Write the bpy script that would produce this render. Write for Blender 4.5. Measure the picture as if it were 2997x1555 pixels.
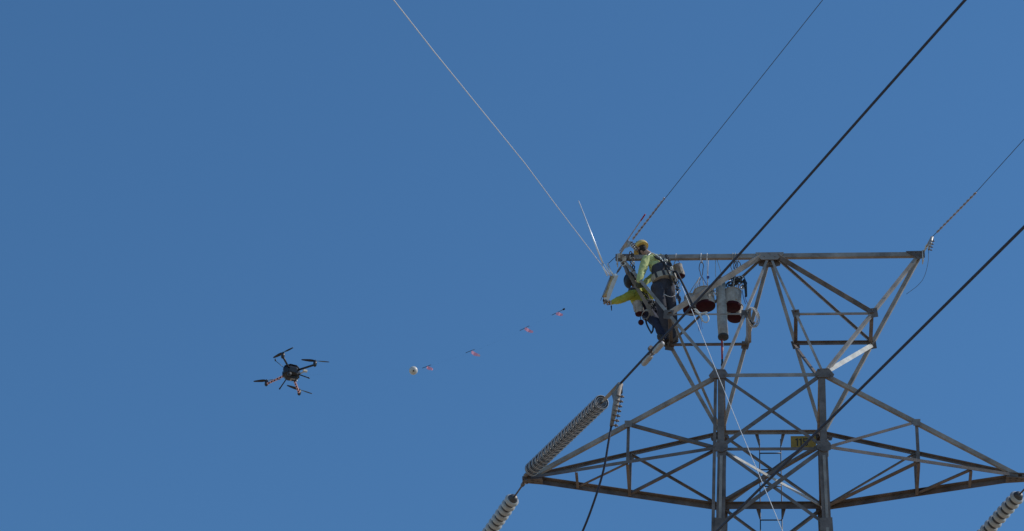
import bpy, math, random
from mathutils import Vector as V, Matrix, noise
import mathutils
random.seed(7)
sc = bpy.context.scene
for o in list(bpy.data.objects): bpy.data.objects.remove(o)
R = math.radians

# ------------------------------------------------------------------ camera
PW, PH = 2997.0, 1555.0                       # size of the photograph in pixels
ZW = 30.2                                     # height of the cross-arm level above ground
FPX, DIST, CAZ, CEL = 8217.17, 50.0, -0.006567, 0.606461
YAW, PIT, ROL = -0.111102, 0.67954, 0.059931
CAM = V((DIST*math.cos(CEL)*math.sin(CAZ), -DIST*math.cos(CEL)*math.cos(CAZ), ZW - DIST*math.sin(CEL)))
FW = V((math.cos(PIT)*math.sin(YAW), math.cos(PIT)*math.cos(YAW), math.sin(PIT)))
_r = V((math.cos(YAW), -math.sin(YAW), 0)); _u = _r.cross(FW)
RT = math.cos(ROL)*_r + math.sin(ROL)*_u
UP = -math.sin(ROL)*_r + math.cos(ROL)*_u
cd = bpy.data.cameras.new('camera'); cam = bpy.data.objects.new('camera', cd); sc.collection.objects.link(cam)
cd.sensor_width = 36; cd.lens = 36*FPX/PW; cd.clip_start = 0.5; cd.clip_end = 20000
M = Matrix((RT, UP, -FW)).transposed().to_4x4(); M.translation = CAM
cam.matrix_world = M
sc.camera = cam

# ------------------------------------------------------------------ sky, sun, exposure
SUN = V((0.70, 0.06, 0.71)).normalized()     # direction towards the sun
sun_el = math.asin(SUN.z); sun_az = math.atan2(SUN.x, SUN.y)
w = bpy.data.worlds.new('World'); sc.world = w; w.use_nodes = True
nt = w.node_tree; bg = nt.nodes['Background']
sky = nt.nodes.new('ShaderNodeTexSky'); sky.sky_type = 'NISHITA'; sky.sun_disc = False
sky.sun_elevation = sun_el; sky.sun_rotation = sun_az
sky.altitude = 0; sky.air_density = 1.0; sky.dust_density = 0.0; sky.ozone_density = 6.0
grade = nt.nodes.new('ShaderNodeMix'); grade.data_type = 'RGBA'; grade.blend_type = 'MULTIPLY'; grade.inputs[0].default_value = 1.0
grade.inputs[7].default_value = (0.65, 0.94, 1.0, 1)      # even colour grade of the whole sky
nt.links.new(sky.outputs[0], grade.inputs[6]); nt.links.new(grade.outputs[2], bg.inputs[0]); bg.inputs[1].default_value = 0.128
sl = bpy.data.lights.new('sun', 'SUN'); sl.energy = 3.2; sl.angle = R(0.53); sl.color = (1, 0.95, 0.87)
so = bpy.data.objects.new('sun', sl); sc.collection.objects.link(so)
so.rotation_euler = SUN.to_track_quat('Z', 'Y').to_euler(); so.location = (20, -20, 80)
sc.view_settings.view_transform = 'Standard'; sc.view_settings.look = 'None'
sc.view_settings.exposure = 0.0; sc.view_settings.gamma = 1.0
try: sc.view_settings.use_curve_mapping = False
except Exception: pass

# ------------------------------------------------------------------ pixel -> place
def ray(u, v): return (FW*FPX + RT*(u - PW/2) - UP*(v - PH/2))
def PY(u, v, y):                              # point on the vertical plane Y = y
    d = ray(u, v); return CAM + d*((y - CAM.y)/d.y)
def PZ(u, v, z):
    d = ray(u, v); return CAM + d*((z - CAM.z)/d.z)
def PPL(u, v, p, n):                          # point on the plane through p with normal n
    d = ray(u, v); return CAM + d*((p - CAM).dot(n)/d.dot(n))

# ------------------------------------------------------------------ materials
def mat(name, col, rough=0.6, metal=0.0, var=0.25, scale=6.0, col2=None, bump=0.0, bscale=60, spec=0.5, stretch=None):
    m = bpy.data.materials.new(name); m.use_nodes = True
    n = m.node_tree; L = n.links; b = n.nodes['Principled BSDF']
    b.inputs['Roughness'].default_value = rough; b.inputs['Metallic'].default_value = metal
    b.inputs['Specular IOR Level'].default_value = spec
    tc = n.nodes.new('ShaderNodeTexCoord')
    src = tc.outputs['Object']
    if stretch:
        mp = n.nodes.new('ShaderNodeMapping'); mp.inputs['Scale'].default_value = stretch
        L.new(src, mp.inputs[0]); src = mp.outputs[0]
    nz = n.nodes.new('ShaderNodeTexNoise'); nz.inputs['Scale'].default_value = scale
    nz.inputs['Detail'].default_value = 6; nz.inputs['Roughness'].default_value = 0.65
    L.new(src, nz.inputs['Vector'])
    cr = n.nodes.new('ShaderNodeValToRGB'); cr.color_ramp.elements[0].position = 0.32; cr.color_ramp.elements[1].position = 0.68
    a = tuple(max(0, c*(1-var)) for c in col); d = col2 if col2 else tuple(min(1, c*(1+var)) for c in col)
    cr.color_ramp.elements[0].color = (*a, 1); cr.color_ramp.elements[1].color = (*d, 1)
    L.new(nz.outputs[0], cr.inputs[0]); L.new(cr.outputs[0], b.inputs['Base Color'])
    if bump:
        n2 = n.nodes.new('ShaderNodeTexNoise'); n2.inputs['Scale'].default_value = bscale; n2.inputs['Detail'].default_value = 3
        L.new(src, n2.inputs['Vector'])
        bp = n.nodes.new('ShaderNodeBump'); bp.inputs['Strength'].default_value = bump; bp.inputs['Distance'].default_value = 0.01
        L.new(n2.outputs[0], bp.inputs['Height']); L.new(bp.outputs[0], b.inputs['Normal'])
    return m
MT = {}
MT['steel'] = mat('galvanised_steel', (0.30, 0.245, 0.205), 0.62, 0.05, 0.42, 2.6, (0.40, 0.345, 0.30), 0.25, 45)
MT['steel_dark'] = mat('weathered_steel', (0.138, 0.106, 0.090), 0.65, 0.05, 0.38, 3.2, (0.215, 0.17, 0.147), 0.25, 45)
MT['steel_new_or_lit'] = mat('clean_or_sunlit_steel', (0.54, 0.53, 0.50), 0.8, 0.0, 0.25, 4, None, 0.15, 60, 0.2)  # new fittings; on tower braces and side plates the paleness is painted sunlight
MT['bright'] = mat('polished_metal', (0.78, 0.76, 0.76), 0.42, 0.6, 0.1, 8)
MT['alu'] = mat('dull_aluminium', (0.40, 0.38, 0.37), 0.5, 0.35, 0.25, 9, None, 0.2, 50)
MT['conductor'] = mat('aged_conductor', (0.030, 0.032, 0.055), 0.6, 0.1, 0.25, 12, None, 0.5, 160)
MT['shield'] = mat('shield_wire_steel', (0.060, 0.065, 0.085), 0.55, 0.2, 0.2, 12)
MT['grip'] = mat('twisted_grip_rods', (0.44, 0.37, 0.37), 0.45, 0.3, 0.3, 14)
MT['porc'] = mat('grey_porcelain', (0.44, 0.44, 0.43), 0.22, 0, 0.12, 7)
MT['porc_dark'] = mat('dark_porcelain', (0.14, 0.138, 0.15), 0.30, 0, 0.2, 7)  # darker tone for the discs of the rising string
MT['porc_rim'] = mat('pale_porcelain_rim', (0.50, 0.49, 0.50), 0.35, 0, 0.15, 20)
MT['cap'] = mat('cap_iron_and_shade', (0.085, 0.082, 0.085), 0.5, 0.3, 0.3, 10)  # cap iron, darkened to carry shade on the pale discs
MT['rope_white'] = mat('pale_rope', (0.78, 0.75, 0.74), 0.8, 0, 0.10, 30, None, 0.6, 200)
MT['rope_grey'] = mat('grey_rope', (0.42, 0.40, 0.37), 0.85, 0, 0.3, 30, None, 0.6, 200)
MT['black'] = mat('black_webbing', (0.022, 0.022, 0.028), 0.75, 0, 0.3, 20, None, 0.4, 120)
MT['carbon'] = mat('carbon_fibre', (0.018, 0.018, 0.022), 0.38, 0, 0.3, 25)
MT['canvas'] = mat('canvas', (0.38, 0.33, 0.28), 0.9, 0, 0.30, 9, (0.48, 0.43, 0.38), 0.6, 70)
MT['canvas_red'] = mat('red_vinyl', (0.042, 0.007, 0.011), 0.85, 0, 0.3, 9, None, 0.3, 60, 0.2)
MT['dark_red'] = mat('red_strap', (0.36, 0.02, 0.03), 0.7, 0, 0.25, 20)
MT['rubber'] = mat('black_rubber', (0.035, 0.034, 0.036), 0.6, 0, 0.3, 12)
MT['shirt'] = mat('hi_vis_shirt', (0.46, 0.50, 0.18), 0.85, 0, 0.16, 7, (0.56, 0.60, 0.26), 0.5, 60)
MT['shirt2'] = mat('hi_vis_shirt_lime', (0.40, 0.39, 0.045), 0.85, 0, 0.16, 7, (0.50, 0.49, 0.085), 0.5, 60)
MT['reflect'] = mat('reflective_tape', (0.72, 0.74, 0.70), 0.4, 0.1, 0.1, 10)
MT['trousers'] = mat('charcoal_trousers', (0.040, 0.040, 0.055), 0.9, 0, 0.25, 9, None, 0.5, 60)
MT['jeans'] = mat('navy_trousers', (0.018, 0.022, 0.050), 0.9, 0, 0.3, 9, None, 0.5, 60)
MT['harness'] = mat('harness_pad', (0.040, 0.040, 0.055), 0.8, 0, 0.3, 12, None, 0.5, 90)
MT['belt'] = mat('tan_work_belt', (0.36, 0.32, 0.26), 0.8, 0, 0.2, 14, None, 0.4, 80)
MT['boot'] = mat('dark_leather_boot', (0.06, 0.045, 0.038), 0.6, 0, 0.3, 12)
MT['helmet_yellow'] = mat('yellow_helmet_plastic', (0.70, 0.47, 0.13), 0.32, 0, 0.10, 9)
MT['helmet_navy'] = mat('navy_helmet_plastic', (0.010, 0.010, 0.018), 0.55, 0, 0.2, 9)
MT['skin'] = mat('skin', (0.40, 0.24, 0.17), 0.55, 0, 0.12, 14)
MT['hair'] = mat('dark_hair', (0.025, 0.018, 0.016), 0.8, 0, 0.3, 40, None, 0.8, 120)
MT['glove'] = mat('tan_leather_glove', (0.30, 0.17, 0.085), 0.75, 0, 0.3, 18, None, 0.4, 80)
MT['glove_dark'] = mat('dark_work_glove', (0.07, 0.075, 0.045), 0.8, 0, 0.3, 18)
MT['eye'] = mat('eye', (0.03, 0.02, 0.02), 0.2, 0, 0.1, 10)
MT['bronze'] = mat('bronze_sheave', (0.46, 0.28, 0.13), 0.42, 0.45, 0.25, 14)
MT['white'] = mat('white_plastic', (0.58, 0.56, 0.52), 0.45, 0, 0.07, 10)
MT['flag'] = mat('pink_ribbon', (0.95, 0.40, 0.56), 0.7, 0, 0.15, 16)
MT['flag_pale'] = mat('pale_pink_ribbon', (0.80, 0.50, 0.58), 0.7, 0, 0.12, 16)
MT['stripe'] = mat('red_white_wrap', (0.80, 0.42, 0.40), 0.6, 0, 0.2, 20)
MT['sign'] = mat('yellow_sign_enamel', (0.33, 0.20, 0.022), 0.5, 0, 0.18, 5)
MT['sign_ink'] = mat('black_sign_paint', (0.018, 0.017, 0.015), 0.6, 0, 0.2, 10)
MT['blue'] = mat('blue_rope', (0.10, 0.12, 0.30), 0.8, 0, 0.3, 20)
MT['concrete'] = mat('concrete', (0.36, 0.35, 0.33), 0.9, 0, 0.2, 3, None, 0.5, 30)
MT['ground'] = mat('dry_grassland', (0.33, 0.255, 0.175), 0.95, 0, 0.25, 0.08, (0.39, 0.31, 0.22), 0.8, 3)

# ------------------------------------------------------------------ mesh builder
def frame(d, hint=None):
    d = d.normalized()
    if hint is None: hint = V((0, 0, 1)) if abs(d.z) < 0.92 else V((0, 1, 0))
    u = (hint - d*hint.dot(d))
    if u.length < 1e-5: u = d.orthogonal()
    u.normalize(); return d, u, d.cross(u)

class MB:
    def __init__(s): s.v = []; s.f = []; s.m = []; s.sm = []
    def add(s, vs, fs, mi=0, smooth=False):
        k = len(s.v); s.v += [V(x) for x in vs]
        for f in fs: s.f.append([i + k for i in f]); s.m.append(mi); s.sm.append(smooth)
    def prism(s, pts0, pts1, mi=0):            # two matching polygons joined
        n = len(pts0)
        s.add(list(pts0) + list(pts1), [list(range(n))[::-1], list(range(n, 2*n))] + [[i, (i+1) % n, n + (i+1) % n, n + i] for i in range(n)], mi)
    def angle(s, p0, p1, size, t, nin, flip=1, mi=0, size2=None):   # steel angle; nin = direction of the second flange
        d, n, u = frame(p1 - p0, nin); u = u*flip
        s2 = size2 or size
        prof = [(0, 0), (size, 0), (size, t), (t, t), (t, s2), (0, s2)]
        f = lambda p: [p + u*(a - size/2) + n*b for a, b in prof]
        s.prism(f(p0), f(p1), mi)
    def channel(s, p0, p1, h, wd, t, nin, mi=0):
        d, n, u = frame(p1 - p0, nin)
        prof = [(-h/2, 0), (h/2, 0), (h/2, wd), (h/2 - t, wd), (h/2 - t, t), (-h/2 + t, t), (-h/2 + t, wd), (-h/2, wd)]
        f = lambda p: [p + u*a + n*b for a, b in prof]
        s.prism(f(p0), f(p1), mi)
    def box(s, c, ax, ay, az, mi=0):           # centre and three half vectors
        vs = [c + ax*i + ay*j + az*k for i in (-1, 1) for j in (-1, 1) for k in (-1, 1)]
        s.add(vs, [(0, 1, 3, 2), (4, 6, 7, 5), (0, 4, 5, 1), (2, 3, 7, 6), (0, 2, 6, 4), (1, 5, 7, 3)], mi)
    def bar(s, p0, p1, w_, h_, hint=None, mi=0):
        d, u, v = frame(p1 - p0, hint); c = (p0 + p1)/2
        s.box(c, d*((p1 - p0).length/2), u*(h_/2), v*(w_/2), mi)
    def plate(s, pts, n, t, mi=0):
        n = n.normalized(); s.prism([p - n*t/2 for p in pts], [p + n*t/2 for p in pts], mi)
    def tube(s, path, r, seg=8, mi=0, closed=False):
        path = [V(p) for p in path]; n = len(path)
        rs = r if isinstance(r, (list, tuple)) else [r]*n
        tang = []
        for i in range(n):
            if closed: t = path[(i+1) % n] - path[i-1]
            else: t = path[min(i+1, n-1)] - path[max(i-1, 0)]
            tang.append(t.normalized())
        _, u, v = frame(tang[0]); vs = []
        for i in range(n):
            u = (u - tang[i]*u.dot(tang[i])).normalized(); v = tang[i].cross(u)
            for k in range(seg):
                a = 2*math.pi*k/seg; vs.append(path[i] + (u*math.cos(a) + v*math.sin(a))*rs[i])
        fs = []
        for i in range(n if closed else n - 1):
            j = (i + 1) % n
            for k in range(seg): fs.append([i*seg + k, i*seg + (k+1) % seg, j*seg + (k+1) % seg, j*seg + k])
        if not closed: fs.append(list(range(seg))[::-1]); fs.append([(n-1)*seg + k for k in range(seg)])
        s.add(vs, fs, mi, True)
    def lathe(s, p, axis, prof, seg=20, mi=0, hint=None, sx=1.0, sy=1.0, smooth=True):   # prof: (radius, height[, material])
        d, u, v = frame(axis, hint); vs = []
        for q in prof:
            for k in range(seg):
                a = 2*math.pi*k/seg; vs.append(p + d*q[1] + (u*math.cos(a)*sx + v*math.sin(a)*sy)*q[0])
        k0 = len(s.v); s.v += vs; n = len(prof)
        for i in range(n - 1):
            m_ = prof[i][2] if len(prof[i]) > 2 else mi
            for k in range(seg):
                s.f.append([k0 + i*seg + k, k0 + i*seg + (k+1) % seg, k0 + (i+1)*seg + (k+1) % seg, k0 + (i+1)*seg + k]); s.m.append(m_); s.sm.append(smooth)
        m0 = prof[0][2] if len(prof[0]) > 2 else mi; m1 = prof[-1][2] if len(prof[-1]) > 2 else mi
        if prof[0][0] > 1e-6: s.f.append([k0 + k for k in range(seg)][::-1]); s.m.append(m0); s.sm.append(False)
        if prof[-1][0] > 1e-6: s.f.append([k0 + (n-1)*seg + k for k in range(seg)]); s.m.append(m1); s.sm.append(False)
    def ball(s, c, r, sx=1, sy=1, sz=1, rings=8, seg=12, axis=V((0, 0, 1)), mi=0, hint=None):
        d, u, v = frame(axis, hint)
        vs = [c - d*r*sz]; fs = []
        for i in range(1, rings):
            t = math.pi*i/rings
            for k in range(seg):
                a = 2*math.pi*k/seg
                vs.append(c - d*math.cos(t)*r*sz + (u*math.cos(a)*sx + v*math.sin(a)*sy)*r*math.sin(t))
        vs.append(c + d*r*sz); e = len(vs) - 1
        for k in range(seg):
            fs.append([0, 1 + (k+1) % seg, 1 + k]); fs.append([e, e - seg + k, e - seg + (k+1) % seg])
        for i in range(rings - 2):
            for k in range(seg): fs.append([1 + i*seg + k, 1 + i*seg + (k+1) % seg, 1 + (i+1)*seg + (k+1) % seg, 1 + (i+1)*seg + k])
        s.add(vs, fs, mi, True)
    def capsule(s, p0, r0, p1, r1, seg=12):
        d, u, v = frame(p1 - p0) if (p1 - p0).length > 1e-6 else frame(V((0, 0, 1)))
        prof = [(1e-7, -r0)] + [(r0*math.sin(a), -r0*math.cos(a)) for a in (0.5, 1.05, 1.57)]
        l = (p1 - p0).length
        prof += [(r1*math.cos(a), l + r1*math.sin(a)) for a in (0.0, 0.52, 1.07)] + [(1e-7, l + r1)]
        s.lathe(p0, d, prof, seg)
    def mesh(s, name, mats, org=V((0, 0, 0))):
        me = bpy.data.meshes.new(name); me.from_pydata([tuple(x - org) for x in s.v], [], s.f)
        for m_ in mats: me.materials.append(MT[m_])
        me.polygons.foreach_set('material_index', s.m); me.polygons.foreach_set('use_smooth', s.sm)
        me.update(); return me
    def build(s, name, mats, parent=None):
        if isinstance(mats, str): mats = [mats]
        org = V((0, 0, 0)); q_ = parent
        while q_: org = org + q_.location; q_ = q_.parent
        if parent is None and s.v:
            org = sum(s.v, V((0, 0, 0)))/len(s.v)
        o = bpy.data.objects.new(name, s.mesh(name, mats, org)); sc.collection.objects.link(o)
        if parent: o.parent = parent
        else: o.location = org; o.matrix_world = Matrix.Translation(org)
        return o
def tag(o, label=None, cat=None, group=None, kind=None):
    if label: o['label'] = label
    if cat: o['category'] = cat
    if group: o['group'] = group
    if kind: o['kind'] = kind
    return o
def thing(name, loc, label, cat, group=None):
    o = bpy.data.objects.new(name, None); sc.collection.objects.link(o); o.location = loc
    o.empty_display_size = 0.2; o.matrix_world = Matrix.Translation(V(loc))
    return tag(o, label, cat, group)
def place(name, me, parent, loc, rot=None):     # shared mesh copies under a thing (loc in world)
    o = bpy.data.objects.new(name, me); sc.collection.objects.link(o)
    o.parent = parent; o.location = V(loc) - parent.matrix_world.translation
    if rot is not None: o.rotation_euler = rot
    return o
def catenary(p0, p1, sag, n=24):
    return [p0.lerp(p1, i/n) - V((0, 0, 1))*sag*4*(i/n)*(1 - i/n) for i in range(n + 1)]
def spline(pts, n=10):
    pts = [V(p) for p in pts]; q = [pts[0]*2 - pts[1]] + pts + [pts[-1]*2 - pts[-2]]; out = []
    for i in range(1, len(q) - 2):
        for k in range(n):
            t = k/n; a, b, c, d = q[i-1], q[i], q[i+1], q[i+2]
            out.append(0.5*((2*b) + (c - a)*t + (2*a - 5*b + 4*c - d)*t*t + (3*b - a - 3*c + d)*t*t*t))
    return out + [pts[-1]]

# ------------------------------------------------------------------ ground
g = MB(); n = 96; rad = [0, 6, 14, 30, 60, 120, 260, 600, 1500, 4000, 9000]
gv = [V((0, 0, 0))]
for r_ in rad[1:]:
    for k in range(n):
        a = 2*math.pi*k/n; x, y = r_*math.cos(a), r_*math.sin(a)
        h = 0 if r_ < 20 else (noise.noise(V((x*0.004, y*0.004, 3.1)))*min(6, r_*0.012))
        gv.append(V((x, y, h if r_ < 8000 else -1)))
gf = [[0, 1 + k, 1 + (k+1) % n] for k in range(n)]
for i in range(len(rad) - 2):
    for k in range(n): gf.append([1 + i*n + k, 1 + (i+1)*n + k, 1 + (i+1)*n + (k+1) % n, 1 + i*n + (k+1) % n])
g.add(gv, gf, 0, True)
go = g.build('ground', 'ground'); tag(go, kind='structure')

# ------------------------------------------------------------------ tower
A_, H1, H2, BL, LA = 0.92, 1.607, 3.446, 2.795, 4.376
def half(z):                                   # half width of the body at a height relative to the cross-arm level
    if z >= 0: return A_
    if z > -5.1: return A_ + 0.0172*(-z)
    return A_ + 0.0878 + (-z - 5.1)*0.088
def N(sx, sy, z): h = half(z); return V((sx*h, sy*h, ZW + z))
tower = thing('transmission_tower', (0, 0, 0), 'grey steel lattice transmission tower carrying the workers and cross-arms', 'tower')
_k = [0]
def member(name, p0, p1, size, nin, flip=1, off=0.0, m='steel', t=0.009, trim=0.0, size2=None):
    _k[0] += 1
    nin = nin.normalized(); d = (p1 - p0).normalized()
    o = nin*(off + (_k[0] % 7)*0.0009)
    b = MB(); b.angle(p0 + o + d*trim, p1 + o - d*trim, size, t, nin, flip, 0, size2)
    return b.build(name, m, tower)
lev = [H1, 0.0, -1.661, -3.4, -5.1, -8.2, -12.0, -16.6, -22.4, -ZW + 0.25]
# legs
for sx in (-1, 1):
    for sy in (-1, 1):
        for z0, z1, s_ in ((H1 + 0.05, 0.0, 0.115), (0.0, -5.1, 0.15), (-5.1, lev[-1], 0.18)):
            p0, p1 = N(sx, sy, z0), N(sx, sy, z1); b = MB(); t = 0.014
            ux, uy = V((-sx, 0, 0)), V((0, -sy, 0))
            prof = [(0, 0), (s_, 0), (s_, t), (t, t), (t, s_), (0, s_)]
            f = lambda p: [p - ux*0.03 - uy*0.03 + ux*a + uy*c for a, c in prof]
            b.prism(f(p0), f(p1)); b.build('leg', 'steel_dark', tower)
        b = MB(); c = N(sx, sy, lev[-1]); b.lathe(V((c.x, c.y, -0.3)), V((0, 0, 1)), [(0.45, 0), (0.45, 0.75), (0.40, 0.82)], 20)
        b.build('concrete_footing', 'concrete', tower)
for sx in (-1, 1):                              # strips added on the lower near legs to give light and dark bands
    b = MB(); o_ = V((-sx*0.035, -0.042, 0)); b.bar(N(sx, -1, -0.2) + o_, N(sx, -1, -5.0) + o_, 0.05, 0.02, V((0, 1, 0))); b.build('leg_band_strip', 'steel', tower)
# climbing rail on the near left leg
b = MB(); b.bar(V((-A_ - 0.068, -A_ - 0.01, ZW + H1 - 0.05)), V((-half(-5) - 0.066, -half(-5) - 0.01, ZW - 5)), 0.055, 0.02, V((0, 1, 0))); b.build('climbing_rail', 'steel_dark', tower)
FN, FF, FL_, FR_ = V((0, 1, 0)), V((0, -1, 0)), V((1, 0, 0)), V((-1, 0, 0))
faces = [((-1, -1), (1, -1), FN), ((-1, 1), (1, 1), FF), ((-1, -1), (-1, 1), FL_), ((1, -1), (1, 1), FR_)]
for fi, (ca, cb, nin) in enumerate(faces):
    for i, z in enumerate(lev[:-1]):
        pa, pb = N(*ca, z), N(*cb, z)
        s_ = {0: (0.075, 0.06, 0.05, 0.05), 1: (0.06, 0.125, 0.06, 0.06)}.get(i, (0.07, 0.07, 0.06, 0.06))[fi]
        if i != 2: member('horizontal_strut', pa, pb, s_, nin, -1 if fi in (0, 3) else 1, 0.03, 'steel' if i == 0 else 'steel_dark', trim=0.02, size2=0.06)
        za, zb = z, lev[i+1]
        qa, qb = N(*ca, zb), N(*cb, zb)
        big = 0.075 if i < 4 else 0.09
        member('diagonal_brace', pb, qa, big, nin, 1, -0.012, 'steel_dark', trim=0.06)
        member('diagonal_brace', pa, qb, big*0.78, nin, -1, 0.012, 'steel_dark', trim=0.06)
# plan bracing at the cross-arm level
member('diagonal_brace', N(-1, -1, 0), N(1, 1, 0), 0.065, V((-0.7, 0.7, -0.15)), -1, 0.0, 'steel_new_or_lit', trim=0.1, size2=0.05)  # sunlight on this brace put into the paler steel
member('diagonal_brace', N(1, -1, 0), N(-1, 1, 0), 0.06, V((0, 0, 1)), 1, 0.07, 'steel_dark', trim=0.1)
# peak
A = V((0, 0, ZW + H1 + H2)); E_ = {-1: V((-BL, 0, ZW + H1 + H2)), 1: V((BL, 0, ZW + H1 + H2))}
b = MB(); b.channel(E_[-1] + V((0, -0.035, 0)), E_[1] + V((0, -0.035, 0)), 0.095, 0.07, 0.009, V((0, 1, 0))); b.build('top_beam', 'steel', tower)
mid = lambda p, q: (p + q)/2
for s in (-1, 1):
    NT, FT, E = N(s, -1, H1), N(s, 1, H1), E_[s]
    P1, P2, P3, P4 = mid(A, NT), mid(E, NT), mid(A, FT), mid(E, FT)
    inw = V((-s, 0, 0)); dn = V((0, 0, -1))
    A2 = A + V((s*0.03, 0, -0.06)); AF = A + V((s*0.03, 0.035, -0.10))
    member('peak_post', A2 + V((0, -0.03, 0)), NT, 0.045, V((0, 1, 0)), -1, 0.0, 'steel', size2=0.06)
    member('peak_post', AF, FT, 0.065, V((0, 1, 0)), -1, 0.0, 'steel', size2=0.06)
    member('peak_post', E + V((-s*0.03, -0.02, -0.03)), NT, 0.06, V((0, 1, 0)), -1, 0.0, 'steel', size2=0.075)
    member('peak_post', E + V((-s*0.02, 0.02, -0.05)), FT, 0.07, V((0, 1, 0)), -1, 0.0, 'steel', size2=0.075)
    member('peak_brace', A + V((s*0.14, -0.04, -0.02)), P2, 0.095, V((0, 0.6, 0.8)), 1, 0.0, 'steel_dark' if s > 0 else 'steel', size2=0.06)
    member('peak_brace', A + V((s*0.14, 0.05, -0.04)), P4, 0.06, V((0, -0.6, 0.8)), 1, 0.0, 'steel_dark', size2=0.05)
    member('peak_strut', P1, P2, 0.032, V((0, 1, 0)), 1, 0.0, 'steel', size2=0.035)
    member('peak_strut', P3, P4, 0.065, V((0, -1, 0)), 1, 0.0, 'steel_dark', size2=0.05)
    member('peak_strut', P1 + V((-s*0.03, -0.05, 0)), P3 + V((-s*0.03, 0.05, 0)), 0.07 if s > 0 else 0.10, V((s, 0, 0)) if s > 0 else V((0.9, 0, 0.4)), 1, 0.0, 'steel_dark' if s > 0 else 'steel', size2=0.07 if s > 0 else 0.10)
    member('peak_strut', P2 + V((s*0.02, -0.05, 0)), P4 + V((s*0.02, 0.05, 0)), 0.06, V((-s, 0, 0)), 1, 0.0, 'steel_dark', size2=0.07)
    if s > 0:
        member('peak_brace', P4 + V((0, 0, -0.05)), NT + V((0.05, -0.02, 0.02)), 0.085, V((-0.75, 0.35, -0.35)), 1, -0.02, 'steel_new_or_lit', size2=0.05)  # sunlit brace, its brightness painted in with pale steel
        member('peak_brace', P3 + V((0, 0, -0.05)), NT + V((-0.05, 0.25, 0.05)), 0.075, V((-1, 0, 0.4)), 1, 0.0, 'steel_dark', size2=0.05)
    else:
        member('peak_brace', P2 + V((0, 0.02, 0)), FT, 0.06, V((1, 0, 0.2)), 1, 0.0, 'steel', size2=0.05)
    # node plates of the peak
    for P, q, sz in ((P2, -1, 0.10), (P4, 1, 0.10), (P1, -1, 0.08), (P3, 1, 0.085)):
        b = MB(); y = q*0.013
        b.plate([P + V((s*x, y, z)) for x, z in ((-sz, sz*.8), (sz*.8, sz), (sz, -sz), (-sz*.5, -sz*1.3))], V((0, 1, 0)), 0.010); b.build('gusset_plate', 'steel_dark', tower)
def bolts(b, c, ux, uz, nrm, pts, r=0.014, mi=0):
    for x, z in pts: b.lathe(c + ux*x + uz*z, nrm, [(r, 0), (r, 0.016)], 6, mi, smooth=False)
# gusset plates
X, Z = V((1, 0, 0)), V((0, 0, 1))
for s in (-1, 1):
    for sy in (-1, 1):
        c = N(s, sy, H1) + V((0, sy*0.045, 0)); b = MB()
        b.plate([c + X*(s*x) + Z*z for x, z in ((-0.10, 0.07), (0.10, 0.08), (0.19, -0.06), (0.17, -0.11), (-0.09, -0.12), (-0.15, -0.03))], V((0, 1, 0)), 0.012)
        bolts(b, c, X*s, Z, V((0, sy, 0)), ((-.08, .04), (.04, .05), (.12, -.07), (.0, -.08), (-.1, -.07)))
        b.build('gusset_plate', 'steel_dark', tower)
        c = N(s, sy, 0) + V((0, sy*0.047, 0)); b = MB()
        b.plate([c + X*(s*x) + Z*z for x, z in ((-0.14, 0.10), (0.03, 0.13), (0.09, 0.05), (0.09, -0.08), (-0.03, -0.13), (-0.15, -0.06))], V((0, 1, 0)), 0.012)
        bolts(b, c, X*s, Z, V((0, sy, 0)), ((-.1, .07), (.02, .1), (.09, 0), (-.02, -.1), (-.1, -.04)))
        b.build('gusset_plate', 'steel_dark', tower)
        c = N(s, sy, lev[2]) + V((0, sy*0.047, 0)); b = MB()
        b.plate([c + X*(s*x) + Z*z for x, z in ((-0.16, 0.13), (0.05, 0.15), (0.06, -0.15), (-0.16, -0.12))], V((0, 1, 0)), 0.012); b.build('gusset_plate', 'steel_dark', tower)
    # side plates, sunlight painted on with the pale steel
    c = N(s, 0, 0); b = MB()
    b.plate([V((s*(A_ + 0.045), -A_ + y, ZW + z)) for y, z in ((-0.03, 0.16), (0.16, 0.12), (0.20, -0.06), (0.0, -0.17))], V((1, 0, 0)), 0.012); b.build('gusset_plate', 'steel_new_or_lit', tower)
    e = E_[s]; b = MB()
    b.plate([e + V((s*x, -0.052, z)) for x, z in ((-0.25, 0.052), (0.10, 0.055), (0.10, -0.10), (-0.02, -0.14))], V((0, 1, 0)), 0.012)
    bolts(b, e + V((0, -0.058, 0)), X*s, Z, V((0, -1, 0)), ((-.15, .02), (-.06, .02), (.03, .02), (0, -.06)))
    b.build('gusset_plate', 'steel_dark', tower)
    b = MB(); b.plate([e + V((s*0.06, y, z)) for y, z in ((-0.06, 0.07), (0.08, 0.07), (0.08, -0.16), (-0.06, -0.16))], V((1, 0, 0)), 0.016)
    bolts(b, e + V((s*0.068, 0, -0.04)), V((0, 1, 0)), Z, V((s, 0, 0)), ((-.03, .06), (.05, .06), (-.03, -.06), (.05, -.06)), 0.018)
    b.build('end_plate', 'steel_new_or_lit', tower)
b = MB(); b.plate([A + V((x, -0.056, z)) for x, z in ((-0.26, 0.055), (0.27, 0.055), (0.24, -0.02), (0.15, -0.12), (-0.15, -0.12), (-0.24, -0.02))], V((0, 1, 0)), 0.012)
bolts(b, A + V((0, -0.062, 0)), X, Z, V((0, -1, 0)), ((-.18, .01), (-.1, -.05), (.1, -.05), (.18, .01), (0, .02)))
b.build('gusset_plate', 'steel', tower)
b = MB(); b.plate([A + V((x, 0.058, z)) for x, z in ((-0.22, -0.03), (0.22, -0.03), (0.20, -0.17), (0.08, -0.21), (-0.08, -0.21), (-0.20, -0.17))], V((0, 1, 0)), 0.012); b.build('gusset_plate', 'steel_dark', tower)
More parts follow.
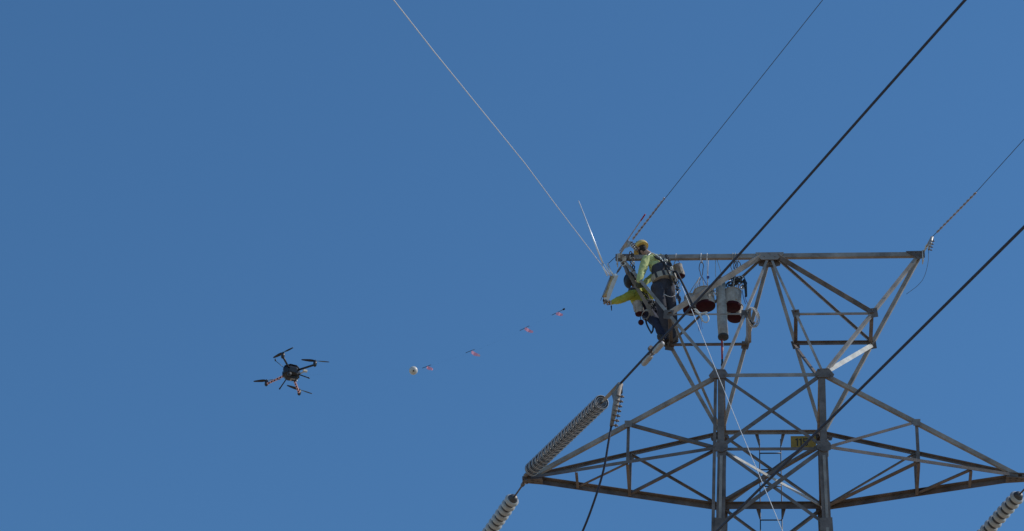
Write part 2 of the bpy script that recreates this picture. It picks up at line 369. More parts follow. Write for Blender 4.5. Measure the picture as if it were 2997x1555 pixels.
# cross-arms
TIP = {}
def crossarm(s, zt, zb, vis):
    T = V((s*LA, 0, ZW + zb)); NTt, FTt, NBt, FBt = N(s, -1, zt), N(s, 1, zt), N(s, -1, zb), N(s, 1, zb)
    l = lambda a, f: a.lerp(T, f)
    k1, k2 = 0.47, 0.735
    cut = 0.975
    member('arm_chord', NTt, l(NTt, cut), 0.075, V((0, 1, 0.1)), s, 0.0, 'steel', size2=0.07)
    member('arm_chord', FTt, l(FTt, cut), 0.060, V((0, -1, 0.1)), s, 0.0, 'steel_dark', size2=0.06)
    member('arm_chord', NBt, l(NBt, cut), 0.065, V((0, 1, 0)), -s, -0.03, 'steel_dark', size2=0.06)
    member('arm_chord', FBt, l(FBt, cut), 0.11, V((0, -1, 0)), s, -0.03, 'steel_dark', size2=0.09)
    if not vis: return T
    member('arm_strut', l(NTt, k1), l(NBt, k1), 0.055, V((0, 1, 0)), 1, 0.01, 'steel_dark')
    member('arm_strut', l(FTt, k1), l(FBt, k1), 0.05, V((0, -1, 0)), 1, 0.01, 'steel_dark')
    member('arm_strut', l(NBt, k1), l(FBt, k1), 0.055, V((0, 0, 1)), 1, -0.05, 'steel_dark')
    member('arm_strut', l(NBt, k2), l(FBt, k2), 0.05, V((0, 0, 1)), 1, -0.05, 'steel_dark')
    member('arm_brace', l(NTt, k1), NBt, 0.055, V((0, 1, 0)), 1, 0.0, 'steel_dark')
    member('arm_brace', l(FTt, k1), FBt, 0.042, V((0, -1, 0)), 1, 0.0, 'steel_dark')
    if s < 0:
        member('arm_brace', NBt, l(FBt, k1), 0.045, V((0, 0, 1)), 1, -0.02, 'steel_dark')
        member('arm_brace', l(FBt, k2), l(NBt, k1), 0.045, V((0, 0, 1)), 1, -0.02, 'steel_dark')
    else:
        member('arm_brace', FBt, l(NBt, k1), 0.075, V((0, 0, 1)), 1, -0.02, 'steel_dark')
        member('arm_brace', l(FBt, k1), l(NBt, k2), 0.065, V((0, 0, 1)), 1, -0.02, 'steel_dark')
    for base in (NTt, FTt):
        p = l(base, k1); b = MB(); sg = -1 if base is NTt else 1
        b.plate([p + V((x, sg*0.012, z)) for x, z in ((-0.07, 0.05), (0.07, 0.05), (0.06, -0.09), (-0.06, -0.09))], V((0, 1, 0)), 0.01); b.build('gusset_plate', 'steel', tower)
    b = MB(); xt = 0.02 if s < 0 else 0.18
    for dz in (-0.055, 0.035):
        b.plate([T + V((s*x, y, dz)) for x, y in ((-0.30, -0.10), (xt, -0.05), (xt + 0.04, 0.0), (xt, 0.05), (-0.30, 0.10))], V((0, 0, 1)), 0.014)
    bolts(b, T + V((-s*0.12, 0, -0.062)), X, V((0, 1, 0)), V((0, 0, -1)), ((-.1, .04), (-.1, -.04), (0, .03), (0, -.03), (.1, 0)), 0.02)
    b.bar(T + V((s*0.02, -0.06, -0.01)), T + V((s*0.02, 0.06, -0.01)), 0.08, 0.05)
    b.build('tip_plate', 'steel_dark', tower)
    return T
for s in (-1, 1):
    TIP[s] = crossarm(s, H1, 0.0, True)
    crossarm(s, -3.4, -5.1, False)

# ------------------------------------------------------------------ number sign and ladder on the far face
yf = A_ - 0.06
p = PY(2314, 1277, yf); q = PY(2388, 1277, yf); zt = p.z; wd = q.x - p.x; hg = 0.30
sg = thing('number_sign', V((p.x + wd/2, yf, zt - hg)), 'yellow sign reading 115 below the far strut near the right leg', 'sign')
b = MB(); b.box(V((p.x + wd/2, yf, zt - hg/2)), V((wd/2, 0, 0)), V((0, 0.004, 0)), V((0, 0, hg/2))); b.build('sign_plate', 'sign', sg)
def glyph(name, x, strokes, hh, ww):
    b = MB()
    for (x0, z0, x1, z1) in strokes:
        c = V((x + (x0 + x1)/2*ww, yf - 0.0065, zt - 0.055 - hh + (z0 + z1)/2*hh)); b.box(c, V(((x1 - x0)/2*ww, 0, 0)), V((0, 0.0015, 0)), V((0, 0, (z1 - z0)/2*hh)))
    b.build(name, 'sign_ink', sg)
hh = 0.165; st = 0.22
one = ((0.42, 0, 0.42 + 0.26, 1), (0.14, 0.76, 0.42, 0.90))
five = ((0, 0.87, 1, 1), (0, 0.5, 0.22, 0.87), (0.22, 0.5, 0.85, 0.62), (0.78, 0.12, 1, 0.52), (0, 0, 0.85, 0.13))
x0 = PY(2326, 1290, yf).x
glyph('digit', x0, one, hh, 0.085); glyph('digit', x0 + 0.068, one, hh, 0.085); glyph('digit', x0 + 0.152, five, hh, 0.085)

yl = A_ + 0.02
pl, pr = PY(2223, 1300, yl), PY(2285, 1300, yl)
lad = thing('ladder', V(((pl.x + pr.x)/2, yl, ZW - 6)), 'thin dark climbing ladder hanging behind the middle of the tower', 'ladder')
ztop = ZW + H1 - 0.10
for x in (pl.x, pr.x):
    b = MB(); b.tube([V((x, yl, ztop)), V((x, yl, ZW - 5.2))], 0.011, 6); b.build('rail', 'carbon', lad)
rm = MB(); rm.tube([V((0, 0, 0)), V((pr.x - pl.x, 0, 0))], 0.013, 6); rme = rm.mesh('rung', ['carbon'])
k = 0; z = PY(2250, 1327, yl).z
while z > ZW - 5: place('rung', rme, lad, V((pl.x, yl, z))); z -= 0.365
for zz in (H1 - 0.03, -0.03, -3.43):
    for x, s in ((pl.x, 1), (pr.x, -1)):
        b = MB(); hh_ = half(zz); b.plate([V((x - s*a_, yl - 0.01, ZW + zz - c_)) for a_, c_ in ((0.09, -0.07), (0.02, -0.07), (-0.01, 0.20), (0.015, 0.22))], V((0, 1, 0)), 0.02); b.build('bracket', 'steel_dark', lad)

# ------------------------------------------------------------------ lines
def wire_dir(S, u, v, phi):                    # S fixed; the far end lies on pixel (u,v) in the vertical plane of bearing phi
    n_ = V((math.cos(phi), math.sin(phi), 0))  # horizontal direction of travel: (sin, -cos)
    E = PPL(u, v, S, n_); return E
PHI = R(27)
def dipdeg(S, E): d = E - S; return math.degrees(math.atan2(d.z, math.hypot(d.x, d.y)))
# insulator disc (axis +Z points towards the cap)
def disc_mesh(name, mats):
    b = MB()
    prof = [(0.0001, -0.085, 1), (0.020, -0.085, 1), (0.020, -0.020, 0), (0.048, -0.014, 0), (0.054, -0.040, 0), (0.061, -0.040, 0), (0.066, -0.014, 0),
            (0.080, -0.014, 0), (0.086, -0.044, 2), (0.093, -0.044, 0), (0.098, -0.016, 0), (0.110, -0.022, 0), (0.114, -0.050, 0), (0.120, -0.057, 2), (0.129, -0.053, 0), (0.133, -0.040, 0),
            (0.133, -0.020, 0), (0.124, 0.008, 0), (0.104, 0.030, 0), (0.076, 0.043, 0), (0.054, 0.047, 1), (0.052, 0.052, 1), (0.044, 0.070, 1), (0.030, 0.080, 1), (0.0001, 0.082, 1)]
    b.lathe(V((0, 0, 0)), V((0, 0, 1)), prof, 28); return b.mesh(name, mats)
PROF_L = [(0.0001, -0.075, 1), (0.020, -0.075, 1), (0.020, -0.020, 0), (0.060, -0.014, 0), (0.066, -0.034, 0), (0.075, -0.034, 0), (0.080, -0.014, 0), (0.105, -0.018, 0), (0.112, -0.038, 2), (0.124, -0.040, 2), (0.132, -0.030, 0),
          (0.134, -0.012, 0), (0.124, 0.012, 0), (0.112, 0.024, 0), (0.102, 0.029, 0), (0.094, 0.032, 1), (0.088, 0.045, 1), (0.072, 0.084, 1), (0.050, 0.104, 1), (0.0001, 0.106, 1)]  # oversized dark cap stands in for the shadow cast on each disc
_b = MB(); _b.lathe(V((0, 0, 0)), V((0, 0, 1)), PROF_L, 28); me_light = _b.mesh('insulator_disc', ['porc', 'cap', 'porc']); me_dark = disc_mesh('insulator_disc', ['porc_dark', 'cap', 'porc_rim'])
def string(name, label, T, d, lead, nd, me, group, capdir=-1):
    d = d.normalized(); t = thing(name, T, label, 'insulator', group)
    b = MB(); b.tube([T, T + d*lead], 0.016, 8); b.lathe(T + d*0.03, d, [(0.035, 0), (0.035, 0.07), (0.02, 0.12)], 10); b.build('link', 'steel_dark', t)
    rot = (d*capdir).to_track_quat('Z', 'Y').to_euler()
    for i in range(nd): place('insulator_disc', me, t, T + d*(lead + 0.10 + i*0.146), rot)
    end = T + d*(lead + 0.10 + (nd - 1)*0.146 + 0.07)
    b = MB(); b.tube([end - d*0.04, end + d*0.09], 0.014, 8); b.build('end_fitting', 'steel_new_or_lit', t)
    return end + d*0.09
TL, TR = TIP[-1] + V((-0.02, -0.03, 0.0)), TIP[1] + V((0.02, 0.03, 0))
S1 = TIP[-1] + V((-0.02, -0.05, 0.02))
E1 = wire_dir(S1, 2825, 0, PHI)
print('cond1 dip', dipdeg(S1, E1), 'len', (E1 - S1).length)
d1 = (PPL(1776, 1163, S1, V((math.cos(PHI), math.sin(PHI), 0))) - S1).normalized()
end1 = string('insulator_string', 'dark ribbed insulator string rising from the left cross-arm tip', S1, d1, 0.22, 22, me_dark, 'insulator strings')
def proj(p):
    d = p - CAM; return (PW/2 + FPX*d.dot(RT)/d.dot(FW), PH/2 - FPX*d.dot(UP)/d.dot(FW))
print('end of string', proj(end1))
df = V((-math.sin(R(28)), math.cos(R(28)), -0.10))
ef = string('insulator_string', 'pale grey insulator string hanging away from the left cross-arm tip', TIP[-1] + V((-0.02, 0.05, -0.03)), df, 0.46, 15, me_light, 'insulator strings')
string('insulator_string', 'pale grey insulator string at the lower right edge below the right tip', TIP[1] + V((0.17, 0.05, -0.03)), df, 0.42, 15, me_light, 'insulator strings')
sR = TIP[1] + V((0.02, -0.05, 0.02))

# bolted dead-end clamp: body from a to b, tail from c to d with U-bolts
def clamp(label, a, bb, tail, nb, width, m='alu'):
    t = thing('dead_end_clamp', a, label, 'clamp', 'dead-end clamps')
    vd = (a - CAM).normalized()
    d, u, v = frame(bb - a, vd)
    td = (tail - bb).normalized(); side = td.cross(vd).normalized()
    if side.dot(bb - a) < 0: side = -side
    m_ = MB(); wd = width
    m_.plate([a - v*wd*0.25, a + v*wd*0.25, bb + v*wd*0.4, bb - v*wd*0.4], vd, wd*0.7); m_.build('clamp_body', m, t)
    m_ = MB(); n_ = bb.lerp(tail, 0.08)
    m_.plate([a.lerp(bb, 0.45), bb, bb + side*wd*0.4, n_ + side*wd*0.7 + td*0.12*(tail - bb).length, n_ - side*wd*0.5 + td*0.35*(tail-bb).length], vd, wd*0.55); m_.build('clamp_web', m, t)
    m_ = MB(); m_.tube([bb, bb.lerp(tail, 0.5), tail], [wd*0.5, wd*0.5, wd*0.28], 8); m_.build('clamp_tail', m, t)
    for i in range(nb):
        c = bb.lerp(tail, 0.28 + 0.68*i/max(1, nb - 1)); q = MB()
        q.tube([c - side*wd*0.1, c + side*wd*1.05], wd*0.16, 6); q.lathe(c + side*wd*0.55, side, [(wd*0.30, 0), (wd*0.30, wd*0.22)], 6, smooth=False)
        q.tube([c - side*wd*0.2 - vd*wd*0.5, c + side*wd*0.5 - vd*wd*0.55], wd*0.14, 6)
        q.build('u_bolt', 'steel_dark', t)
    return t
n_up = V((math.cos(PHI), math.sin(PHI), 0))
c1a = end1; c1b = PPL(1815, 1124, S1, n_up); c1t = PPL(1789, 1248, c1b, V((0.2, 1, 0)))
clamp('grey bolted clamp with long toothed tail at the dark insulator string', c1a, c1b, c1t, 7, 0.105, 'steel')
def wire(name, label, path, r, m, cat, group=None, seg=8):
    b = MB(); b.tube(path, r, seg); o = b.build(name, m); tag(o, label, cat, group); return o
E1b = c1b + (E1 - c1b)*1.9
wire('power_conductor', 'thick dark conductor rising from the left dead-end clamp past the peak', spline([c1b, c1b.lerp(E1, .38) - V((0, 0, .06)), E1, E1b], 10), 0.0205, 'conductor', 'cable', 'power conductors')
# the lower phase, in front of the body: starts at the lower left cross-arm
zl = ZW - 5.1; TLl = V((-LA, 0, zl))
S2 = PPL(1640, 2010, TLl, V((0, 1, 0)))
E2 = wire_dir(TLl, 2997, 665, PHI)
uS, vS = proj(TLl); print('lower tip', uS, vS, 'dip2', dipdeg(TLl, E2))
a2 = PPL(2166, 1488, TLl, n_up); e2 = PPL(2997, 665, TLl, n_up); dd = (e2 - a2)
print('dip 2', dipdeg(a2, e2))
wire('power_conductor', 'thick dark conductor crossing in front of the right leg to the right edge', [a2 - dd*0.42, a2, e2, e2 + dd*1.5], 0.0195, 'conductor', 'cable', 'power conductors')
# jumper
jp = [c1t.lerp(c1b, 0.1), c1t, PY(1780, 1300, c1t.y + 0.05), PY(1766, 1378, c1t.y + 0.25), PY(1738, 1470, c1t.y + 0.6), PY(1703, 1560, c1t.y + 1.0), PY(1660, 1640, c1t.y + 1.5), ef + V((0.1, -0.5, -0.7)), ef]
wire('jumper_cable', 'dark jumper cable drooping from the clamp tail past the left cross-arm', spline(jp, 8), 0.0185, 'conductor', 'cable')

# vibration damper on the first conductor
dm = PPL(1904, 1020, c1b, n_up); dax = (E1 - c1b).normalized()
dt = thing('vibration_damper', dm, 'grey two-weight vibration damper clamped under the left conductor', 'damper')
dwn = V((0, 0, -1)); dwn = (dwn - dax*dwn.dot(dax)).normalized(); sd = (RT - dax*RT.dot(dax)); dw = (dwn*0.9 + sd.normalized()*0.45).normalized()
b = MB(); b.bar(dm - dw*0.03, dm + dw*0.12, 0.05, 0.05); b.lathe(dm - dax*0.03, dax, [(0.04, 0), (0.04, 0.06)], 12); b.build('clamp', 'steel_dark', dt)
mc = dm + dw*0.10
b = MB(); b.tube([mc - dax*0.36, mc + dax*0.36], 0.009, 6); b.build('messenger_cable', 'steel_dark', dt)
for sgn in (-1, 1):
    b = MB(); b.lathe(mc + dax*sgn*0.06, dax*sgn, [(0.030, 0), (0.048, 0.03), (0.052, 0.25), (0.044, 0.30), (0.015, 0.32)], 14); b.build('weight', 'alu', dt)

# shield wires with twisted grips
def grip(label, p0, p1, r, m='grip'):
    t = thing('twisted_grip', p0, label, 'wire grip', 'twisted wire grips')
    d, u, v = frame(p1 - p0); L = (p1 - p0).length; n_ = int(L/0.022)
    for ph in (0, math.pi):
        b = MB(); b.tube([p0 + d*(L*i/n_) + (u*math.cos(ph + i*0.022*26) + v*math.sin(ph + i*0.022*26))*r for i in range(n_ + 1)], r*0.85, 6); b.build('rod', m, t)
    return t
EL, ER = E_[-1] + V((-0.06, 0, 0)), E_[1] + V((0.07, 0, 0))
ELs = wire_dir(EL, 2408, 0, PHI); print('shield L dip', dipdeg(EL, ELs))
gl0, gl1 = PPL(1852, 700, EL, n_up), PPL(1945, 580, EL, n_up)
wire('shield_wire', 'thin blue-grey shield wire rising from the left end of the top beam', [gl0, ELs, ELs + (ELs - gl0)*1.6], 0.0062, 'shield', 'cable', 'shield wires')
grip('twisted wire grip above the yellow-helmeted worker', gl0, gl1, 0.0125)
cl2 = PPL(1838, 707, EL, n_up)
clamp('small toothed dead-end clamp beside the yellow helmet', EL + V((0.02, -0.02, 0.03)), cl2, PPL(1862, 733, cl2, V((0.2, 1, 0))), 5, 0.062)
b_ = MB(); q0, q1 = PPL(1818, 738, EL, n_up), PPL(1893, 630, EL, n_up); off = V((-0.03, 0, 0.02))
spare = thing('spare_rod', q0, 'straight grey rod with a red end lying along the left shield wire', 'rod')
b_.tube([q0 + off, q1.lerp(q0, 0.14) + off], 0.0105, 6); b_.build('shaft', 'grip', spare)
b_ = MB(); b_.tube([q1.lerp(q0, 0.17) + off, q1 + off], 0.0135, 6); b_.build('tip', 'dark_red', spare)
cr = PPL(2728, 694, ER, n_up); gr0, gr1 = PPL(2742, 680, ER, n_up), PPL(2856, 564, ER, n_up)
ERs = wire_dir(ER, 2997, 408, PHI); print('shield R dip', dipdeg(ER, ERs))
wire('shield_wire', 'thin blue-grey shield wire leaving the right end of the top beam', [cr, gr0, gr1, ERs, ERs + (ERs - gr1)*4], 0.0062, 'shield', 'cable', 'shield wires')
grip('twisted wire grip beyond the right end of the top beam', gr0, gr1, 0.0120)
clamp('small toothed dead-end clamp at the right end of the top beam', ER + V((0.04, -0.04, 0.09)), cr, PPL(2718, 732, cr, V((0.2, 1, 0))), 4, 0.062)
b = MB()
for i, (u_, v_) in enumerate(((2696, 752), (2702, 738), (2708, 728), (2713, 720))):
    c = PPL(u_, v_, ER, n_up); pts = []
    for k in range(14):
        a = 2*math.pi*k/14; pts.append(c + (V((0.5, -0.6, 0.6)).normalized()*0.045*math.cos(a)) + (RT if i % 2 else FW)*0.022*math.sin(a))
    b.tube(pts, 0.010, 6, closed=True)
o = b.build('shackle_chain', 'steel_new_or_lit'); tag(o, 'short steel shackle chain at the right end of the top beam', 'chain')
ct = PPL(2718, 732, cr, V((0.2, 1, 0)))
wire('loose_wire', 'thin loose wire tail curling down at the right end of the top beam', spline([ct, PY(2716, 770, ct.y + 0.02), PY(2705, 810, ct.y + 0.05), PY(2687, 835, ct.y + 0.05), PY(2653, 861, ct.y)], 8), 0.0045, 'shield', 'cable')

# ------------------------------------------------------------------ travelling block, guard rod and long pull rope
yb = -0.05
top, bot = PY(1801, 806, yb), PY(1771, 884, yb + 0.10)
blk = thing('travelling_block', top, 'steel and bronze stringing block hanging left of the workers', 'pulley')
d, u, v = frame(bot - top, FW); L = (bot - top).length
for sgn, hw, m_, nm in ((-1, 0.052, 'steel_new_or_lit', 'cheek_plate'), (1, 0.052, 'steel_dark', 'cheek_plate')):
    pts = []
    c0 = top + u*sgn*0.055
    for k in range(9): a = math.pi*k/8; pts.append(c0 + d*(0.05 - 0.05*math.sin(a)) + v*hw*math.cos(a))
    for k in range(9): a = math.pi*k/8; pts.append(c0 + d*(L - 0.05 + 0.05*math.sin(a)) - v*hw*math.cos(a))
    b = MB(); b.plate(pts, u, 0.008); b.build(nm, m_, blk)
# the long bronze roller faces left, the steel guard bar the right
b = MB(); b.lathe(top + d*0.05 - v*0.040 - u*0.03, d, [(0.020, 0), (0.042, 0.02), (0.034, 0.10), (0.034, L - 0.2), (0.042, L - 0.12), (0.020, L - 0.10)], 16); b.build('roller', 'bronze', blk)
b = MB(); b.bar(top + d*0.01 + v*0.048, bot - d*0.01 + v*0.048, 0.012, 0.12, u); b.build('guard_bar', 'steel_new_or_lit', blk)
b = MB(); b.bar(top + d*0.06 - v*0.082 - u*0.01, bot - v*0.086 + d*0.0 - u*0.01, 0.010, 0.07, u); b.build('guard_bar', 'steel_dark', blk)
b = MB(); b.lathe(bot + d*0.0 - u*0.07, u, [(0.024, 0), (0.024, 0.14)], 12); b.build('axle', 'steel_dark', blk)
b = MB(); b.lathe(top + d*0.02 - u*0.07, u, [(0.026, 0), (0.026, 0.14)], 12); b.build('axle', 'bright', blk)
gd0, gd1 = PY(1693, 588, yb), PY(1764, 770, yb); gd2 = PY(1782, 806, yb)
gdr = thing('guide_rod', gd2, 'shiny straight metal guide rod slanting up from the stringing block', 'rod')
b = MB(); b.tube([gd0, gd1], [0.010, 0.017], 8); b.build('shaft', 'bright', gdr)
sdv = (gd1 - gd0).cross(FW).normalized()
for sgn in (-1, 1):
    b = MB(); b.tube([gd1 - (gd1 - gd0).normalized()*0.02, gd1 + sdv*sgn*0.028 + (gd1 - gd0).normalized()*0.06, gd2 + sdv*sgn*0.028], 0.013, 8); b.build('fork_arm', 'bright', gdr)
b = MB(); b.tube([PY(1779, 772, yb), PY(1785, 790, yb), PY(1795, 806, yb)], 0.020, 8); b.build('swivel', 'bright', gdr)
wire('hanging_cable', 'thin dark cable from the left beam end to the guide rod', [EL + V((-0.02, -0.03, 0.03)), PY(1778, 774, yb)], 0.007, 'shield', 'cable')
tb = thing('turnbuckle', top, 'short dark link holding the stringing block to the beam end', 'link')
e0 = PY(1823, 772, yb); b = MB(); b.tube([e0, top + d*0.01], 0.011, 8); b.lathe(e0.lerp(top, 0.25), (top - e0), [(0.012, 0), (0.02, 0.02), (0.02, 0.13), (0.012, 0.15)], 10); b.build('barrel', 'steel_dark', tb)
b = MB(); b.tube([e0 + V((0.045*math.cos(a), 0.0, 0.05*math.sin(a))) for a in [2*math.pi*k/14 for k in range(14)]], 0.012, 8, closed=True); b.build('eye', 'steel_new_or_lit', tb)
for i in range(3):
    b = MB(); c = PY(1822 + i*1.5, 765 - i*7, yb); b.tube([c + V((0.028*math.cos(a), 0.02*math.sin(a)*(i % 2), 0.042*math.sin(a))) for a in [2*math.pi*k/12 for k in range(12)]], 0.010, 6, closed=True); b.build('chain_link', 'steel_dark', tb)
# long pale rope
PHR = R(-22); nr = V((math.cos(PHR), math.sin(PHR), 0)); rp0 = PY(1790, 815, yb)
pts = [rp0] + [PPL(u_, v_, rp0, nr) for u_, v_ in ((1712, 712), (1629, 603), (1536, 478), (1396, 306), (1274, 156), (1152, 0))]
print('rope dip', dipdeg(pts[0], pts[-1]))
pts.append(pts[-1] + (pts[-1] - pts[-2])*4)
rr = [0.0062]*3 + [0.0068, 0.0075, 0.008, 0.0085, 0.0085]
b = MB(); b.tube(pts, rr, 6); o = b.build('pull_rope', 'rope_white'); tag(o, 'long pale pull rope running up left from the stringing block', 'rope')
# hand line dropping to the ground
h0 = PY(1996, 838, -0.55); h1 = PY(2290, 1555, -3.2); pts = [h0] + [PY(u_, v_, -0.55 - 2.65*t_) for u_, v_, t_ in ((2040, 945, .13), (2100, 1095, .35), (2165, 1255, .56), (2228, 1405, .78))] + [h1]
hd = (h1 - pts[-2]); pts += [h1 + hd*(h1.z/(-hd.z))]
wire('hand_line', 'pale hand line running down across the tower body to the ground', pts, 0.0062, 'rope_white', 'rope', None, 6)

# ------------------------------------------------------------------ drone, ball, flagged pilot line
yd = 1.6
dc = PY(852, 1094, yd); zd = dc.z
drone = thing('drone', dc, 'black four-rotor drone flying at the left, towing the flagged line', 'drone')
mot = [PZ(828, 1040, zd + 0.05), PZ(922, 1064, zd + 0.05), PZ(780, 1121, zd + 0.05), PZ(876, 1148, zd + 0.05)]
b = MB(); b.lathe(dc + V((0, 0, -0.09)), V((0, 0, 1)), [(0.11, 0), (0.165, 0.03), (0.178, 0.12), (0.16, 0.17), (0.10, 0.21)], 8, smooth=False); b.build('body', 'carbon', drone)
b = MB(); b.lathe(dc + V((0, 0, 0.10)), V((0, 0, 1)), [(0.17, 0), (0.17, 0.012)], 8, smooth=False); b.build('top_plate', 'carbon', drone)
b = MB(); b.box(dc + V((0.03, 0.0, -0.10)), V((0.09, 0.02, 0)), V((-0.012, 0.055, 0)), V((0, 0, 0.035))); b.build('battery', 'rubber', drone)
b = MB(); b.box(dc + V((0.05, -0.02, -0.142)), V((0.045, 0.01, 0)), V((-0.003, 0.012, 0)), V((0, 0, 0.006))); b.build('battery_strap', 'alu', drone)
b = MB(); b.box(dc + V((0.09, 0.07, -0.075)), V((0.02, 0.045, 0)), V((-0.006, 0.003, 0)), V((0, 0, 0.03))); b.build('bracket', 'alu', drone)
b = MB(); b.ball(dc + V((0.0, 0.03, -0.12)), 0.024); b.build('position_beacon', 'white', drone)
b = MB(); b.ball(dc + V((0.0, -0.15, -0.12)), 0.045); b.lathe(dc + V((0.0, -0.17, -0.14)), V((0.1, -0.7, -0.6)), [(0.030, 0), (0.030, 0.04), (0.024, 0.05)], 12); b.build('camera_gimbal', 'rubber', drone)
for i in range(6):
    b = MB(); a = i*1.1 + 0.3; c = dc + V((0.135*math.cos(a), 0.135*math.sin(a), -0.05 + 0.02*(i % 3))); b.box(c, V((0.03, 0.0, 0.01)), V((0, 0.025, 0)), V((0, 0, 0.022))); b.build('electronics_box', 'rubber' if i % 2 else 'carbon', drone)
for i, m_ in enumerate(mot):
    dv = (m_ - dc).normalized(); a0 = dc + dv*0.13 + V((0, 0, 0.02)); a1 = m_ - V((0, 0, 0.03))
    if i in (2, 3):
        arm = MB(); arm.tube([a0, a1], 0.017, 8); ao = arm.build('arm', 'carbon', drone)
        nst = 7
        for k in range(nst):
            q = MB(); q.tube([a0.lerp(a1, (k + 0.15)/nst), a0.lerp(a1, (k + 0.65)/nst)], 0.024, 8); q.build('stripe', 'stripe', ao)
    else:
        arm = MB(); arm.tube([a0, a1], 0.020, 8); arm.build('arm', 'carbon', drone)
    b = MB(); b.lathe(m_ - V((0, 0, 0.07)), V((0, 0, 1)), [(0.020, 0), (0.033, 0.02), (0.036, 0.07), (0.033, 0.11), (0.012, 0.125)], 14); b.build('motor', 'carbon', drone)
    b = MB(); b.lathe(m_ - V((0, 0, 0.012)), V((0, 0, 1)), [(0.037, 0), (0.037, 0.006)], 14); b.build('motor_ring', 'steel_dark', drone)
    # two-blade propeller at rest
    pr = MB(); ang = (2.5, 0.15, -0.12, 0.55)[i]; hub = m_ + V((0, 0, 0.062)); pr.lathe(hub - V((0, 0, 0.01)), V((0, 0, 1)), [(0.016, 0), (0.016, 0.022), (0.006, 0.03)], 10)
    for sgn in (0, math.pi):
        dx = V((math.cos(ang + sgn), math.sin(ang + sgn), 0)); dy = V((-dx.y, dx.x, 0)); st = []
        for r_, c_, tw in ((0.012, 0.012, 0.5), (0.05, 0.026, 0.42), (0.10, 0.031, 0.30), (0.17, 0.027, 0.2), (0.245, 0.018, 0.13), (0.27, 0.005, 0.1)):
            e = dy*math.cos(tw) + V((0, 0, 1))*math.sin(tw); nn = V((0, 0, 0.0022)); c = hub + dx*r_
            st.append([c - e*c_ - nn, c + e*c_*0.9 - nn, c + e*c_*0.9 + nn, c - e*c_*0.6 + nn*1.6])
        for k in range(len(st) - 1): pr.prism(st[k], st[k+1])
    pr.build('propeller', 'carbon', drone)
for (u_, v_, dz) in ((820, 1136, -0.16), (902, 1106, -0.16)):
    b = MB(); f = PZ(u_, v_, zd + dz); r0 = dc + (f - dc)*0.32 + V((0, 0, 0.03)); b.tube([r0, f], 0.012, 8); b.tube([f - V((0, 0, 0.0)), f + (f - r0).normalized()*0.03], 0.015, 8); b.build('landing_leg', 'carbon', drone)
b = MB(); f = PZ(806, 1056, zd + 0.10); r0 = dc + (f - dc)*0.35; b.tube([r0, f], 0.006, 6); b.tube([f, f + V((-0.01, 0.02, 0.05))], 0.014, 8); b.build('antenna', 'carbon', drone)
b = MB(); f = PZ(893, 1086, zd); b.box(f, V((0.035, 0.02, 0.004)), V((-0.01, 0.02, 0)), V((0, 0, 0.02))); b.tube([dc + V((0.13, 0.02, -0.02)), f], 0.012, 8); b.build('side_bracket', 'white', drone)

hand = PY(1788, 893, 0.40)
lp = [(1788, 893, .40), (1718, 882, .5), (1643, 906, .62), (1540, 962, .78), (1386, 1028, 1.0), (1255, 1072, 1.2), (1212, 1078, 1.27)]
lpts = [PY(*q) for q in lp] + [dc + V((0.16, 0, -0.06))]
wire('pilot_line', 'hair-thin pilot line stretched from the lower worker to the drone', spline(lpts, 6), 0.0002, 'shield', 'line', None, 5)
bc = PY(1210, 1085, 1.27)
ball = thing('marker_ball', bc, 'white ball with a dark hole hanging on the flagged line', 'ball')
b = MB(); b.ball(bc, 0.083, rings=14, seg=22); b.build('shell', 'white', ball)
vd = (CAM - bc).normalized(); hx = (vd + RT*0.03 - UP*0.05).normalized()
b = MB(); b.lathe(bc + hx*0.080, hx, [(0.0145, 0), (0.016, 0.004), (0.010, 0.005)], 14); b.build('hole_ring', 'rubber', ball)
fl = [((1615, 923, 1653, 904), (1628, 917), 0.62, 'pink ribbon flag on the line nearest the workers', 0.11), ((1521, 968, 1549, 954), (1536, 961), 0.78, 'pale pink ribbon flag second along the line from the workers', 0.145),
      ((1363, 1033, 1389, 1023), (1380, 1029), 1.0, 'bright pink ribbon flag third along the line from the workers', 0.15), ((1236, 1078, 1262, 1068), (1250, 1073), 1.2, 'small pink ribbon flag beside the white ball', 0.10)]
for k, (ln, at_, y, lab, ll) in enumerate(fl):
    p0, p1 = PY(ln[0], ln[1], y + .02), PY(ln[2], ln[3], y - .02); a = PY(at_[0], at_[1], y)
    t = thing('ribbon_flag', a, lab, 'flag', 'flags on the pilot line')
    b = MB(); b.tube([p0, p1], 0.0052, 6)
    if k == 0: b.lathe(p1 - (p1 - p0).normalized()*0.045, p1 - p0, [(0.008, 0), (0.017, 0.01), (0.017, 0.04), (0.008, 0.05)], 8)
    b.build('sleeve', 'black', t)
    rb = MB(); dirx = (RT*0.95 - UP*(0.02, 0.28, 0.36, 0.32)[k]).normalized(); wv = (UP*0.95 + RT*0.3 + FW*0.4).normalized(); nrm = dirx.cross(wv).normalized()
    nn = 8; prev = None
    for i in range(nn + 1):
        f = i/nn; c = a + dirx*ll*1.15*f + nrm*0.016*math.sin(f*6 + k) - UP*0.02*f*f
        hw = 0.040*(1 - 0.55*abs(f - 0.35)) * (1 if f < .95 else .7)
        cur = [c - wv*hw*1.25 - nrm*.0012, c + wv*hw*0.45 - nrm*.0012, c + wv*hw*0.45 + nrm*.0012, c - wv*hw*1.25 + nrm*.0012]
        if prev: rb.prism(prev, cur, 0 if (k != 2 or f < .8) else 1)
        prev = cur
    rb.build('ribbon', ['flag' if k in (0, 2) else 'flag', 'flag_pale'], t)

